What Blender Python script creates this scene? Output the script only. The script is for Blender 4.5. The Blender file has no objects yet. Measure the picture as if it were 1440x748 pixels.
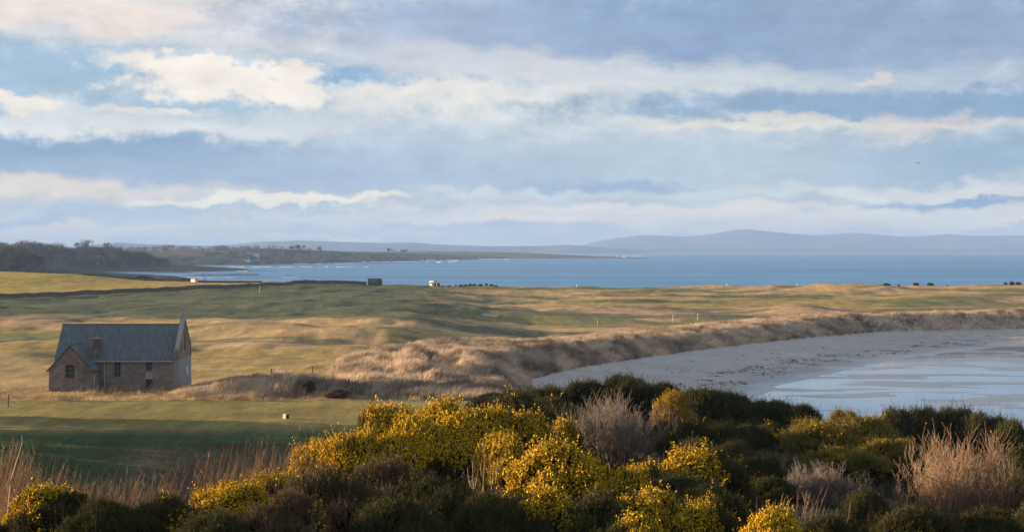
import bpy, bmesh, math, random
import numpy as np
from mathutils import Vector, Matrix, noise as mnoise
R = math.radians
SC = bpy.context.scene
COL = SC.collection
CAMZ, FPX, HOR = 24.5, 2400.0, 352.0      # eye height above the sea, focal length in photo pixels, horizon row
EXPO = 1.85
SUN_EL, SUN_AZ = 6.8, 13.0               # elevation; degrees beyond due left (-X)

def W(px, Y): return (px - 720.0) / FPX * Y
def Zr(row, Y): return CAMZ - (row - HOR) * Y / FPX

# ------------------------------------------------------------------ noise
def _hash(ix, iy, seed):
    n = (ix.astype(np.int64) * 374761393 + iy.astype(np.int64) * 668265263 + seed * 1442695041) & 0xffffffff
    n = ((n ^ (n >> 13)) * 1274126177) & 0xffffffff
    n = (n ^ (n >> 16)) & 0xffffffff
    return n.astype(np.float64) / 4294967295.0
def vnoise(x, y, seed=0):
    x = np.asarray(x, float); y = np.asarray(y, float)
    ix = np.floor(x); iy = np.floor(y); fx = x - ix; fy = y - iy
    ix = ix.astype(np.int64); iy = iy.astype(np.int64)
    fx = fx*fx*fx*(fx*(fx*6-15)+10); fy = fy*fy*fy*(fy*(fy*6-15)+10)
    a = _hash(ix, iy, seed); b = _hash(ix+1, iy, seed); c = _hash(ix, iy+1, seed); d = _hash(ix+1, iy+1, seed)
    return (a*(1-fx)+b*fx)*(1-fy) + (c*(1-fx)+d*fx)*fy      # 0..1
def fbm(x, y, seed=0, octv=4, gain=.5):
    s = 0; a = 1; t = 0
    for i in range(octv):
        s = s + a*(vnoise(x*2**i+i*17.3, y*2**i-i*9.1, seed+i*7)-.5); t += a; a *= gain
    return s/t*2                                            # about -1..1
def sstep(a, b, x):
    t = np.clip((x-a)/(b-a), 0, 1); return t*t*(3-2*t)

# ------------------------------------------------------------------ terrain
TOE = np.array([(900,150),(400,152),(60,158),(20,166),(8,190),(4,240),(2.4,292),(12,322),(23,345),(38,375),(58,409),(80,440),(101,466),(144,482),(200,490),(300,500),(500,520),(900,560)], float)
WALL = np.array([(-260,430),(-205,495),(-165,550),(-145,600),(-122,650),(-90,700),(-61,715)], float)
def seg_dist(X, Y, poly):
    best = np.full(np.shape(X), 1e9)
    for (x0,y0),(x1,y1) in zip(poly[:-1], poly[1:]):
        dx, dy = x1-x0, y1-y0; L2 = dx*dx+dy*dy
        t = np.clip(((X-x0)*dx+(Y-y0)*dy)/L2, 0, 1)
        best = np.minimum(best, np.hypot(X-x0-t*dx, Y-y0-t*dy))
    return best
def inside(X, Y, poly):
    r = np.zeros(np.shape(X), bool); n = len(poly)
    for i in range(n):
        x0,y0 = poly[i]; x1,y1 = poly[(i+1)%n]
        if y0 == y1: continue
        c = ((y0 > Y) != (y1 > Y)) & (X < (x1-x0)*(Y-y0)/(y1-y0)+x0)
        r ^= c
    return r
def bumps(X, Y, L):
    s = 0
    for (x, y, rx, ry, h) in L:
        s = s + h*np.exp(-((X-x)/rx)**2-((Y-y)/ry)**2)
    return s
def gb(px, row, rxm, rym, h, z=8.5):      # a bump given by where its base shows
    Y = (CAMZ-z)*FPX/(row-HOR); return (W(px, Y), Y, rxm, rym, h)
BUMPS = [gb(1128,441,12,16,2.6,5.6), gb(1190,406,22,20,2.2,9.5), gb(1080,404,12,15,1.2,9.8), gb(930,406,16,12,.8,9.8),
         gb(860,432,28,14,1.2,7), gb(985,446,20,16,1.0,5.5), gb(300,462,26,14,1.5), gb(500,466,30,16,1.4),
         gb(600,447,30,18,1.1), gb(150,480,12,12,1.0), gb(20,495,8,10,1.1), gb(1330,424,24,26,1.4,6.8), gb(770,430,40,26,1.0)]
BUNK = [gb(862,457,3.2,5,.9), gb(480,461,4.4,5,.8), gb(395,449.5,4,6,.8), gb(588,444,4,6,.8), gb(905,447,3.5,5,.7), gb(690,433,4,7,.8), gb(1075,452,3,5,.6)]
def terrain(X, Y, full=False):
    X = np.asarray(X, float); Y = np.asarray(Y, float)
    u = X/np.maximum(Y, 5.0)
    left = np.interp(Y, [-40,0,20,30,36,42,47,60,80,100,125,145,157,166,200,260,400,700,740,790,3000],
                        [25,22.8,19.8,18.2,17.9,17.7,16.2,12.6,9.7,7.4,5.4,5.1,6.1,7.0,7.05,7.3,8.0,10.0,9.8,-1.5,-3])
    rightp = np.interp(Y, [-40,166,200,260,300,400,500,600,700,740,790,3000], [7,7,7.05,6.6,5.3,4.3,5.6,7.8,9.7,9.5,-1.5,-3])
    left = left + (rightp-left)*sstep(-32,8,X)*sstep(215,290,Y)
    spur = np.interp(Y, [-40,0,20,30,36,44,54,60,85,95,115,135,158,3000],
                        [25,22.8,19.6,18,17.3,16.9,16.3,16.0,14.6,13.4,9.5,5.6,1.3,1.3])
    spur = spur - np.clip((u-.1)/.18, 0, 1.3)*2.8*sstep(45,85,Y)*(1-sstep(110,150,Y))
    ub = -0.128 + .02*fbm(Y/14, Y*0+.5, 5, 2)
    sB = sstep(ub-.03, ub+.035, u)*(1-sstep(120,150,Y))
    z = left*(1-sB) + spur*sB
    n1 = fbm(X/46+3, Y/44, 11, 4); n2 = fbm(X/14, Y/20+8, 23, 3)
    und = (n1*.95 + n2*.62 + .2*fbm(X/6.5,Y/12,29,2))*sstep(205,290,Y)*(1-.45*sstep(-10,30,X)*(1-sstep(520,620,Y)))*(1-.8*np.exp(-((X+13)/24)**2-((Y-250)/50)**2))
    flat = np.exp(-((X+49)/16)**2-((Y-216)/14)**2)
    z = z + und*(1-flat) + .12*fbm(X/9, Y/9, 31, 3)*sstep(70,120,Y) + .3*fbm(X/5, Y/5, 41, 3)*(1-sstep(60,150,Y)) + bumps(X, Y, BUMPS)
    bk = bumps(X, Y, BUNK); z = z - bk
    # the raised field beyond the stone wall
    wd = seg_dist(X, Y, WALL)
    polyF = np.vstack([WALL, [(-61,730),(-61,2000),(-2000,2000),(-2000,430)]])
    inF = inside(X, Y, polyF)
    amp = np.interp(X, [-235,-190,-175,-158,-112,-80,-60], [5.6,6.0,5.0,2.9,1.2,.4,0])
    fm = np.where(inF, sstep(2, 170, wd), 0)
    z = z + np.where(inF, amp*fm - und*.75*sstep(0,40,wd), 0)
    z = np.where(inF & (Y > 700), z + sstep(700,745,Y)*.5*(X < -100), z)
    # seaward edge
    edge = np.interp(X, [-400,-180,-60,0,400], [775,768,724,705,715]) + 7*fbm(X/30, X*0, 61, 3)
    # dunes along the bay
    d = seg_dist(X, Y, TOE); bay = inside(X, Y, np.vstack([TOE, [(2000,560),(2000,150)]]))
    sd = np.where(bay, -d, d)
    crest = np.exp(-((sd-13)/8.5)**2)
    back = sstep(185,240,Y)
    h2 = fbm(X/9+4, Y/11, 71, 4); hum = np.abs(fbm(X/13, Y/12+2, 83, 3))
    rdg = 1-2.2*np.abs(fbm(X/8.5+1, Y/12, 88, 3))
    dune = crest*(.7+1.0*h2+.5*fbm(X/4,Y/5,79,3))*back*(1-.75*np.exp(-((Y-270)/38)**2))
    z = z - und*.6*np.exp(-np.maximum(sd,0)/30)*(X > -8)
    # broad hummocky dunes behind the near end of the bay
    wide = np.exp(-((X+11)/13)**2 - ((Y-248)/33)**2)
    dune = dune + wide*(-.5+1.2*h2+2.4*rdg+.7*fbm(X/4.5,Y/6,77,3))*sstep(203,222,Y)
    # grassy mound right of the chapel
    mound = bumps(X, Y, [(-34,206,6,3.6,1.9), (-26.5,207,4.5,3.5,1.3), (-20,206,4,3,1.0)])
    z = z + dune + mound*(1+.4*h2)
    land = z
    beach = 1.9 - d/39*1.9
    bars = .17*fbm(X/17+1.7, Y/7, 97, 3) + .03*fbm(X/7, Y/3, 101, 2)
    beach = np.maximum(beach, -.012) + bars*sstep(25,50,d) - sstep(150,400,d)*3 + .06*fbm(X/6,Y/4,103,3)*(1-sstep(20,40,d))
    foot = sstep(-3, 11, sd)
    z = np.where(sd > -3, beach*(1-foot)*(sd < 0) + 1.85*(1-foot)*(sd >= 0) + land*foot, beach)
    e2 = sstep(edge, edge+26, Y); z = z*(1-e2) - 3*e2
    if not full: return z
    duneM = np.clip(crest*1.6*back + (wide > .28)*sstep(204,214,Y)*1.0*(sd > 0) + mound*1.2, 0, 1)*(sd > -1)
    duneM = np.clip(duneM + sstep(-1,3,sd)*(1-sstep(20,30,sd))*back, 0, 1)
    return dict(z=z, sd=sd, d=d, bay=bay, dune=duneM, bk=bk, inF=inF, wd=wd, sB=sB, u=u, edge=edge)
def TZ(x, y): return float(terrain(np.array([x]), np.array([y]))[0])
def hit(px, row, y0=150, y1=800):        # where the ground shows at that place in the photo
    Ys = np.linspace(y0, y1, 2600); z = terrain(W(px, Ys), Ys); zr = CAMZ-(row-HOR)*Ys/FPX
    k = np.argmax(z >= zr); Y = Ys[k] if z[k] >= zr[k] else y1
    return W(px, Y), float(Y), float(z[k])

# ------------------------------------------------------------------ tags, objects
def tag(o, label=None, cat=None, group=None, kind=None):
    if label: o['label'] = label
    if cat: o['category'] = cat
    if group: o['group'] = group
    if kind: o['kind'] = kind
    return o
def empty(name, loc=(0,0,0), rz=0):
    o = bpy.data.objects.new(name, None); COL.objects.link(o); o.location = loc; o.rotation_euler = (0,0,rz)
    o.empty_display_size = .5
    return o
def link(name, me, mat=None, parent=None, loc=None):
    o = bpy.data.objects.new(name, me); COL.objects.link(o)
    if mat:
        for m in (mat if isinstance(mat, (list,tuple)) else [mat]): me.materials.append(m)
    if parent: o.parent = parent
    if loc: o.location = loc
    return o
def npmesh(name, V, F, smooth=False, cols=None, mi=None):
    """V (n,3); F (m,k) of one polygon size"""
    V = np.asarray(V, np.float32); F = np.asarray(F, np.int32); k = F.shape[1]
    me = bpy.data.meshes.new(name)
    me.vertices.add(len(V)); me.vertices.foreach_set('co', V.ravel())
    me.loops.add(F.size); me.loops.foreach_set('vertex_index', F.ravel())
    me.polygons.add(len(F)); me.polygons.foreach_set('loop_start', np.arange(0, F.size, k, dtype=np.int32))
    if smooth: me.polygons.foreach_set('use_smooth', np.ones(len(F), bool))
    if mi is not None: me.polygons.foreach_set('material_index', np.asarray(mi, np.int32))
    me.update(calc_edges=True)
    for nm, c in (cols or {}).items():
        a = me.color_attributes.new(nm, 'FLOAT_COLOR', 'POINT')
        c = np.asarray(c, np.float32)
        if c.shape[1] == 3: c = np.hstack([c, np.ones((len(c),1), np.float32)])
        a.data.foreach_set('color', c.ravel())
    return me
class MB:
    def __init__(s): s.v = []; s.f = []; s.sm = False
    def add(s, vs, fs):
        n = len(s.v); s.v += [tuple(v) for v in vs]; s.f += [tuple(i+n for i in f) for f in fs]
    def box(s, x0, x1, y0, y1, z0, z1, taper=0):
        t = taper
        s.add([(x0,y0,z0),(x1,y0,z0),(x1,y1,z0),(x0,y1,z0),(x0+t,y0+t,z1),(x1-t,y0+t,z1),(x1-t,y1-t,z1),(x0+t,y1-t,z1)],
              [(0,3,2,1),(4,5,6,7),(0,1,5,4),(1,2,6,5),(2,3,7,6),(3,0,4,7)])
    def prism(s, pts, d):          # polygon pts (3D) pushed along vector d
        n = len(pts); d = Vector(d); P = [Vector(p) for p in pts]
        s.add(P+[p+d for p in P], [tuple(range(n))[::-1], tuple(range(n,2*n))]+[(i,(i+1)%n,n+(i+1)%n,n+i) for i in range(n)])
    def tube(s, pts, rs, n=5, cap=True):
        P = [Vector(p) for p in pts]; rings = []
        for i, p in enumerate(P):
            t = (P[min(i+1,len(P)-1)]-P[max(i-1,0)]).normalized()
            a = t.orthogonal().normalized(); b = t.cross(a)
            r = rs[i] if isinstance(rs,(list,tuple)) else rs
            rings.append([p+a*r*math.cos(2*math.pi*k/n)+b*r*math.sin(2*math.pi*k/n) for k in range(n)])
        base = [v for r in rings for v in r]; fs = []
        for i in range(len(P)-1):
            for k in range(n):
                fs.append((i*n+k, i*n+(k+1)%n, (i+1)*n+(k+1)%n, (i+1)*n+k))
        if cap: fs += [tuple(range(n))[::-1], tuple((len(P)-1)*n+k for k in range(n))]
        s.add(base, fs)
    def build(s, name, mat=None, parent=None, loc=None, smooth=False, bevel=0):
        me = bpy.data.meshes.new(name); me.from_pydata(s.v, [], s.f); me.update()
        bm = bmesh.new(); bm.from_mesh(me); bmesh.ops.recalc_face_normals(bm, faces=bm.faces)
        if bevel: bmesh.ops.bevel(bm, geom=bm.edges[:], offset=bevel, segments=2, affect='EDGES')
        bm.to_mesh(me); bm.free()
        if smooth:
            for p in me.polygons: p.use_smooth = True
        return link(name, me, mat, parent, loc)
def wall_panel(mb, pts, holes, axis, thick):
    """flat wall with holes: pts, holes are 2D loops in the wall plane; axis 'y' => plane at y=c facing -Y, 'x' => plane at x=c facing +X"""
    ax, c = axis
    def p3(p, dd): return (p[0], c+dd, p[1]) if ax == 'y' else (c-dd, p[0], p[1])
    bm = bmesh.new()
    for loop in [pts]+holes:
        vs = [bm.verts.new((q[0], q[1], 0)) for q in loop]
        for i in range(len(vs)): bm.edges.new((vs[i], vs[(i+1)%len(vs)]))
    bmesh.ops.triangle_fill(bm, use_beauty=True, use_dissolve=False, edges=bm.edges[:])
    bm.verts.ensure_lookup_table(); bm.verts.index_update()
    V = [(v.co.x, v.co.y) for v in bm.verts]; F = [tuple(v.index for v in f.verts) for f in bm.faces]
    bm.free()
    mb.add([p3(v,0) for v in V], F); mb.add([p3(v,thick) for v in V], [f[::-1] for f in F])
    for loop in [pts]+holes:
        n = len(loop)
        mb.add([p3(q,0) for q in loop]+[p3(q,thick) for q in loop], [(i,(i+1)%n,n+(i+1)%n,n+i) for i in range(n)])

# ------------------------------------------------------------------ materials
class NT:
    def __init__(s, nt): s.nt = nt; s.n = nt.nodes; s.l = nt.links
    def node(s, t, **k):
        n = s.n.new(t)
        for a, b in k.items(): setattr(n, a, b)
        return n
    def put(s, sock, v):
        if isinstance(v, bpy.types.NodeSocket): s.l.new(v, sock)
        elif v is not None:
            if isinstance(v, (tuple,list)) and len(v) == 3 and sock.type == 'RGBA': v = (*v, 1)
            sock.default_value = v
    def m(s, op, a, b=None, c=None, clamp=False):
        n = s.node('ShaderNodeMath', operation=op, use_clamp=clamp)
        for i, v in enumerate((a,b,c)):
            if v is not None: s.put(n.inputs[i], v)
        return n.outputs[0]
    def vm(s, op, a, b=None):
        n = s.node('ShaderNodeVectorMath', operation=op)
        s.put(n.inputs[0], a)
        if b is not None: s.put(n.inputs[1], b)
        return n.outputs[0]
    def mix(s, f, a, b, mode='MIX'):
        n = s.node('ShaderNodeMix', data_type='RGBA', blend_type=mode)
        s.put(n.inputs[0], f); s.put(n.inputs[6], a); s.put(n.inputs[7], b)
        return n.outputs[2]
    def noise(s, vec, scale, detail=4, rough=.55, dist=0, dim='3D'):
        n = s.node('ShaderNodeTexNoise', noise_dimensions=dim)
        if vec is not None: s.put(n.inputs['Vector'], vec)
        n.inputs['Scale'].default_value = scale; n.inputs['Detail'].default_value = detail
        n.inputs['Roughness'].default_value = rough; n.inputs['Distortion'].default_value = dist
        return n.outputs[0]
    def mapr(s, v, a, b, c=0, d=1, smooth=True):
        n = s.node('ShaderNodeMapRange', interpolation_type='SMOOTHSTEP' if smooth else 'LINEAR')
        for i, x in zip((0,1,2,3,4), (v,a,b,c,d)): s.put(n.inputs[i], x)
        return n.outputs[0]
    def mapping(s, vec, scale=(1,1,1), loc=(0,0,0), rot=(0,0,0)):
        n = s.node('ShaderNodeMapping'); s.put(n.inputs[0], vec)
        n.inputs['Scale'].default_value = scale; n.inputs['Location'].default_value = loc; n.inputs['Rotation'].default_value = rot
        return n.outputs[0]
    def pos(s): return s.node('ShaderNodeNewGeometry').outputs['Position']
    def obj(s): return s.node('ShaderNodeTexCoord').outputs['Object']
    def attr(s, name): return s.node('ShaderNodeAttribute', attribute_name=name).outputs['Color']
    def bump(s, h, strength=.5, dist=.1):
        n = s.node('ShaderNodeBump'); n.inputs['Strength'].default_value = strength; n.inputs['Distance'].default_value = dist
        s.put(n.inputs['Height'], h); return n.outputs[0]
def newmat(name):
    m = bpy.data.materials.new(name); m.use_nodes = True
    t = NT(m.node_tree); bs = m.node_tree.nodes['Principled BSDF']
    return m, t, bs
def setb(t, bs, color=None, rough=None, spec=None, normal=None, **k):
    if color is not None: t.put(bs.inputs['Base Color'], color)
    if rough is not None: t.put(bs.inputs['Roughness'], rough)
    if spec is not None: t.put(bs.inputs['Specular IOR Level'], spec)
    if normal is not None: t.put(bs.inputs['Normal'], normal)
    for a, v in k.items(): t.put(bs.inputs[a.replace('_', ' ')], v)
def simple(name, c, rough=.8, var=.25, scale=3, spec=.3, bump=0):
    m, t, bs = newmat(name)
    n = t.noise(t.obj(), scale, 5, .6)
    col = t.mix(n, tuple(x*(1-var) for x in c), tuple(min(1, x*(1+var)) for x in c))
    setb(t, bs, col, rough, spec, t.bump(n, bump, .05) if bump else None)
    return m
def attrmat(name, rough=.85, spec=.2, var=.25, scale=20, trans=0, objvar=False):
    m, t, bs = newmat(name)
    c = t.attr('Col'); n = t.noise(t.obj(), scale, 2)
    f = t.mapr(n, .3, .7, 1-var, 1+var, False)
    if objvar:
        oi = t.node('ShaderNodeObjectInfo').outputs['Random']
        f = t.m('MULTIPLY', f, t.mapr(oi, 0, 1, .8, 1.2, False))
    vmul = t.node('ShaderNodeVectorMath', operation='SCALE'); t.put(vmul.inputs[0], c); t.put(vmul.inputs[3], f)
    setb(t, bs, vmul.outputs[0], rough, spec)
    if trans:
        tr = t.node('ShaderNodeBsdfTranslucent'); t.put(tr.inputs[0], vmul.outputs[0])
        mx = t.node('ShaderNodeMixShader'); mx.inputs[0].default_value = trans
        t.l.new(bs.outputs[0], mx.inputs[1]); t.l.new(tr.outputs[0], mx.inputs[2])
        t.l.new(mx.outputs[0], t.n['Material Output'].inputs[0])
    return m
HAZE = 7e-5
# ================================================================== GROUND
def build_ground():
    AP = 40.0
    Ys = [-25.0]
    while Ys[-1] < 830: Ys.append(Ys[-1] + max(.35, (Ys[-1]+AP)*.0042))
    Ys = np.array(Ys); us = np.concatenate([np.linspace(-.95,-.36,60)[:-1], np.linspace(-.36,.36,760), np.linspace(.36,.95,60)[1:]])
    # u about the camera plus a little margin so the near ground is wide enough
    Xg = us[None,:]*(Ys[:,None]+AP); Yg = np.repeat(Ys[:,None], len(us), 1)
    T = terrain(Xg, Yg, True); Z = T['z']
    # ---- base colours (albedo), chosen by what grows where, plus shade painted on the links
    X, Y = Xg, Yg
    def C(r,g,b): return np.array([r,g,b])
    tan = C(.42,.28,.145); straw = C(.36,.25,.10); green = C(.075,.105,.035); ygreen = C(.25,.19,.055); dk = C(.05,.075,.028)
    pink = C(.36,.225,.15); sand = C(.36,.335,.31); wet = C(.17,.175,.185); dunec = C(.46,.365,.275); field = C(.38,.265,.055)
    def mx(a, b, t): return a*(1-t[...,None]) + b*t[...,None]
    n1 = fbm(X/42, Y/26, 201, 4)*.5+.5; n2 = fbm(X/16, Y/11, 207, 5)*.5+.5; n3 = fbm(X/90+5, Y/40, 211, 3)*.5+.5
    col = mx(np.broadcast_to(tan, X.shape+(3,)), straw, n2)
    # fairways: greener bands along the holes
    fw = sstep(.44,.60, .62*n3+.38*n1)
    col = mx(col, ygreen, fw*.75*sstep(200,260,Y)*(1-.5*sstep(560,700,Y)*(X > 0)))
    col = mx(col, pink, sstep(.5,.62,fbm(X/40+9, Y/20, 221, 4)*.5+.5)*(1-fw)*.6)
    gr_shade = sstep(.54,.62, fbm(X/48+30, Y/22, 231, 4)*.5+.5)
    col = mx(col, green, gr_shade*.72*sstep(240,330,Y))  # green turf patches, deepened as painted shadow streaks
    shade_sk = fbm(X/48+60, Y/15, 241, 4); wnd = sstep(250,320,Y)*(1-sstep(600,690,Y))
    col = mx(col, C(.085,.095,.052), sstep(.16,.30,shade_sk)*.8*wnd)  # long shadow bands across the links, painted into the turf colour
    # fairway under the stone wall: mown green with broad shade painted in
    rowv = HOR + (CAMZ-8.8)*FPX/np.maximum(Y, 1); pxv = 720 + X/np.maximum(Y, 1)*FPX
    fw_shade = sstep(0,14,T['wd'])*(~T['inF'])*sstep(395,430,Y)*(1-sstep(-40,2, X+ 10*(n2-.5)))
    col = mx(col, C(.066,.083,.042), fw_shade*.92)
    # lower lush terrace by the chapel
    te = sstep(160,170,Y)*(1-sstep(197,206,Y))
    col = mx(col, C(.20,.165,.05), te)
    lush = (1-sstep(163,169,Y))*(1-T['sB'])
    col = mx(col, C(.042,.07,.02), lush)
    rr = (1-sstep(155,163,Y + 3*n2))*sstep(-36,-27,X+ (n1-.5)*14)*(1-T['sB'])*sstep(110,120,Y)
    col = mx(col, C(.15,.095,.07), rr*(.55+.4*n2))
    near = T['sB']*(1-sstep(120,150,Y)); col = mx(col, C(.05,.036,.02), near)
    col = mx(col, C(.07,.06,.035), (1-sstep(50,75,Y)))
    strip = sstep(199,203,Y+2*n2)*(1-sstep(212,217,Y))*(X < -8)
    col = mx(col, C(.22,.15,.085), strip*.8*(.5+.5*n2))
    gw = np.exp(-((X+49)/15)**2-((Y-213)/5)**2); col = mx(col, C(.11,.105,.035), np.clip(gw*1.3,0,1)*.7)
    # field
    col = mx(col, mx(np.broadcast_to(field, X.shape+(3,)), C(.26,.21,.05), n2*.6), T['inF']*1.0)
    # dunes
    dn = T['dune']; col = mx(col, mx(np.broadcast_to(dunec, X.shape+(3,)), C(.34,.265,.20), n2), dn)
    # bunkers: a sand floor with a dark turf face
    col = mx(col, C(.40,.32,.22), sstep(.35,.6,T['bk'])*.0 + sstep(.45,.65,T['bk']))
    # beach
    b = (T['sd'] < 1.0); sandm = sstep(2.0,-1.0,T['sd'])
    wetm = 1-sstep(.05,.6,Z + .25*(n2-.5)); sc = mx(np.broadcast_to(sand, X.shape+(3,)), wet, wetm)
    sc = sc*(.92+.16*n2[...,None])
    col = mx(col, sc, sandm)
    sea_edge = sstep(-6,14,Y-T['edge']); col = mx(col, C(.12,.10,.08), sea_edge)
    V = np.stack([X, Y, Z], -1).reshape(-1,3); nr, nc = X.shape
    i = np.arange(nr-1)[:,None]*nc + np.arange(nc-1)[None,:]
    F = np.stack([i, i+1, i+nc+1, i+nc], -1).reshape(-1,4)
    wt = np.stack([wetm*sandm, sandm, dn], -1).reshape(-1,3)
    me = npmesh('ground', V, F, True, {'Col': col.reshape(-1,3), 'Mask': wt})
    m, t, bs = newmat('ground')
    P = t.pos(); c = t.attr('Col'); mk = t.node('ShaderNodeSeparateColor'); t.put(mk.inputs[0], t.attr('Mask'))
    wetn, sandn, dune = mk.outputs[0], mk.outputs[1], mk.outputs[2]
    fine = t.noise(t.mapping(P, (1,1,.3)), 1.6, 6, .65); mid = t.noise(t.mapping(P, (1,.8,.3)), .16, 5, .6); tiny = t.noise(P, 9, 4, .7)
    f = t.m('MULTIPLY', t.mapr(fine, .25,.75,.72,1.28,False), t.mapr(mid, .3,.7,.78,1.22,False))
    f = t.m('MULTIPLY', f, t.mapr(tiny, .2,.8,.8,1.2,False))
    gr_ = t.noise(t.mapping(P, (.55,.10,.1)), 1, 6, .7); f = t.m('MULTIPLY', f, t.mapr(gr_, .3,.7,.68,1.3,False))
    fs = t.m('ADD', t.m('MULTIPLY', t.m('SUBTRACT', f, 1), t.m('SUBTRACT', 1, t.m('MULTIPLY', sandn, .72))), 1)
    sc_ = t.node('ShaderNodeVectorMath', operation='SCALE'); t.put(sc_.inputs[0], c); t.put(sc_.inputs[3], fs)
    hue = t.mix(t.m('MULTIPLY', t.mapr(t.noise(P, .07, 4), .4, .65), .35), sc_.outputs[0], t.vm('MULTIPLY', sc_.outputs[0], (1.18, .95, .9)))
    h = t.m('ADD', t.m('MULTIPLY', fine, 1.0), t.m('MULTIPLY', tiny, .35))
    h = t.m('MULTIPLY', h, t.m('SUBTRACT', 1, t.m('MULTIPLY', sandn, .85)))
    setb(t, bs, hue, t.mapr(wetn, 0, 1, .95, .28, False), t.mapr(wetn,0,1,.12,.5,False), t.bump(h, .9, .32))
    o = link('ground', me, m); tag(o, kind='structure')
    return o
build_ground()

# ------------------------------------------------------------------ water
def sheet(name, x0,x1,y0,y1,z, mat, nx=1, ny=1):
    xs = np.linspace(x0,x1,nx+1); ys = np.linspace(y0,y1,ny+1)
    X, Y = np.meshgrid(xs, ys); V = np.stack([X,Y,np.full_like(X,z)],-1).reshape(-1,3)
    i = np.arange(ny)[:,None]*(nx+1)+np.arange(nx)[None,:]
    F = np.stack([i,i+1,i+nx+2,i+nx+1],-1).reshape(-1,4)
    o = link(name, npmesh(name, V, F), mat); tag(o, kind='structure'); return o
m, t, bs = newmat('sea_water')
P = t.pos()
st = t.noise(t.mapping(P, (.0009,.0055,1)), 1, 8, .68); st2 = t.noise(t.mapping(P, (.012,.05,1)), 1, 5, .65)
c = t.mix(t.mapr(st, .35,.65), (.018,.125,.29), (.06,.255,.47))
c = t.mix(t.mapr(st2, .45,.66,0,.8), c, (.014,.09,.19))
wv = t.noise(t.mapping(P, (.12,.30,1)), 1, 6, .7); wv2 = t.noise(t.mapping(P, (.03,.10,1)), 1, 3, .6)
setb(t, bs, c, .42, .5, t.bump(t.m('ADD', wv, t.m('MULTIPLY', wv2, 2)), .9, .8))
sheet('sea', -14000, 16000, -300, 26000, 0.0, m, 4, 4)
m, t, bs = newmat('tidal_water')
P = t.pos(); wv = t.noise(t.mapping(P, (.5,1.3,1)), 1, 4, .6); big = t.noise(t.mapping(P, (.03,.08,1)), 1, 3)
c = t.mix(t.mapr(big,.4,.6), (.12,.19,.27), (.16,.22,.29))
setb(t, bs, c, .08, .6, t.bump(wv, .18, .04))
sheet('tidal_shallows', -5, 620, 148, 600, .012, m, 2, 2)

# ------------------------------------------------------------------ far land
def hills(name, pts, Y, depth, mat, x_pad=0, base=-2, rough=.06, seed=1, n=260, rowfn=None, zfront=0, label=None):
    """pts: (px,row) of the skyline; a rounded body of land of the given depth behind Y"""
    px = np.array([p[0] for p in pts], float); Y0 = np.array([p[2] if len(p) > 2 else Y for p in pts], float); row = np.array([p[1] for p in pts], float)
    q = np.linspace(px[0], px[-1], n); rr = np.interp(q, px, row)
    k = max(3, n//70); ker = np.hanning(2*k+1); ker /= ker.sum(); rp = np.pad(rr, k, mode='edge'); rr = np.convolve(rp, ker, 'valid')
    ms = np.linspace(0, 1, 15); V = []
    Y = np.interp(q, px, Y0); Yc = Y + depth*.5; top = CAMZ-(rr-HOR)*Yc/FPX; Xc = W(q, Yc)
    for s in ms:
        yy = Y + depth*s
        prof = math.sin(math.pi*s)**.75 if 0 < s < 1 else 0
        x = Xc*(1+0*s); nz = fbm(x/(depth*.18)+seed, np.full_like(x, s*4), seed, 4)
        z = base + (top-base)*prof*(1+(rough*nz if abs(s-.5) > .02 else rough*.25*nz)); yy = yy + depth*.06*fbm(x/(depth*.3), x*0+seed, seed+3, 3)*(1-prof)
        V.append(np.stack([x, yy+0*x, z], -1))
    V = np.array(V); nr, nc = V.shape[:2]
    i = np.arange(nr-1)[:,None]*nc+np.arange(nc-1)[None,:]
    F = np.stack([i,i+1,i+nc+1,i+nc],-1).reshape(-1,4)
    o = link(name, npmesh(name, V.reshape(-1,3), F, True), mat); tag(o, kind='structure')
    return V
def landmat(name, cs, sx, sy):
    m, t, bs = newmat(name); P = t.pos()
    n = t.noise(t.mapping(P, (sx,sy,sx*2)), 1, 5, .6); n2 = t.noise(t.mapping(P, (sx*3,sy*3,sx*6)), 1, 4, .6)
    c = t.mix(t.mapr(n,.4,.6), cs[0], cs[1]); c = t.mix(t.mapr(n2,.5,.62), c, cs[2])
    setb(t, bs, c, .95, .1); return m
mountM = landmat('far_hillside', [(.06,.075,.09),(.085,.09,.10),(.045,.06,.075)], .0012, .0006)
hills('far_mountains', [(770,353),(800,350),(840,339),(905,330),(965,333),(1000,329),(1045,322),(1070,325),(1110,329),(1145,331),(1200,327),(1245,331),(1290,333),(1325,329),(1375,332),(1410,331),(1450,332),(1520,335),(1600,330),(1750,340)], 18500, 3500, mountM, seed=3)
hills('far_hills', [(250,348),(320,345),(360,341),(420,338),(450,339),(480,340),(540,342),(575,341),(620,344),(680,346),(760,346),(800,344),(860,349),(900,352)], 13500, 2500, mountM, seed=5)
hills('far_left_hills', [(60,352),(140,344),(170,341),(200,343),(260,345),(330,347)], 12500, 1800, mountM, seed=6)
hills('far_coast', [(640,352),(760,350),(860,349.5),(1000,350),(1180,349.5),(1300,350.5),(1500,350),(1700,350)], 16500, 900, landmat('far_shore', [(.05,.06,.04),(.08,.07,.05),(.04,.05,.04)], .002,.001), seed=8)
headM = landmat('headland_grass', [(.13,.115,.07),(.06,.065,.04),(.19,.13,.10)], .03, .006)
V_prom = hills('promontory', [(430,356),(520,354),(600,353),(700,354.5),(760,356.5),(820,359.5),(870,361.5),(900,362)], 5000, 900, headM, seed=9, rough=.03, base=-3)
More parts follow.
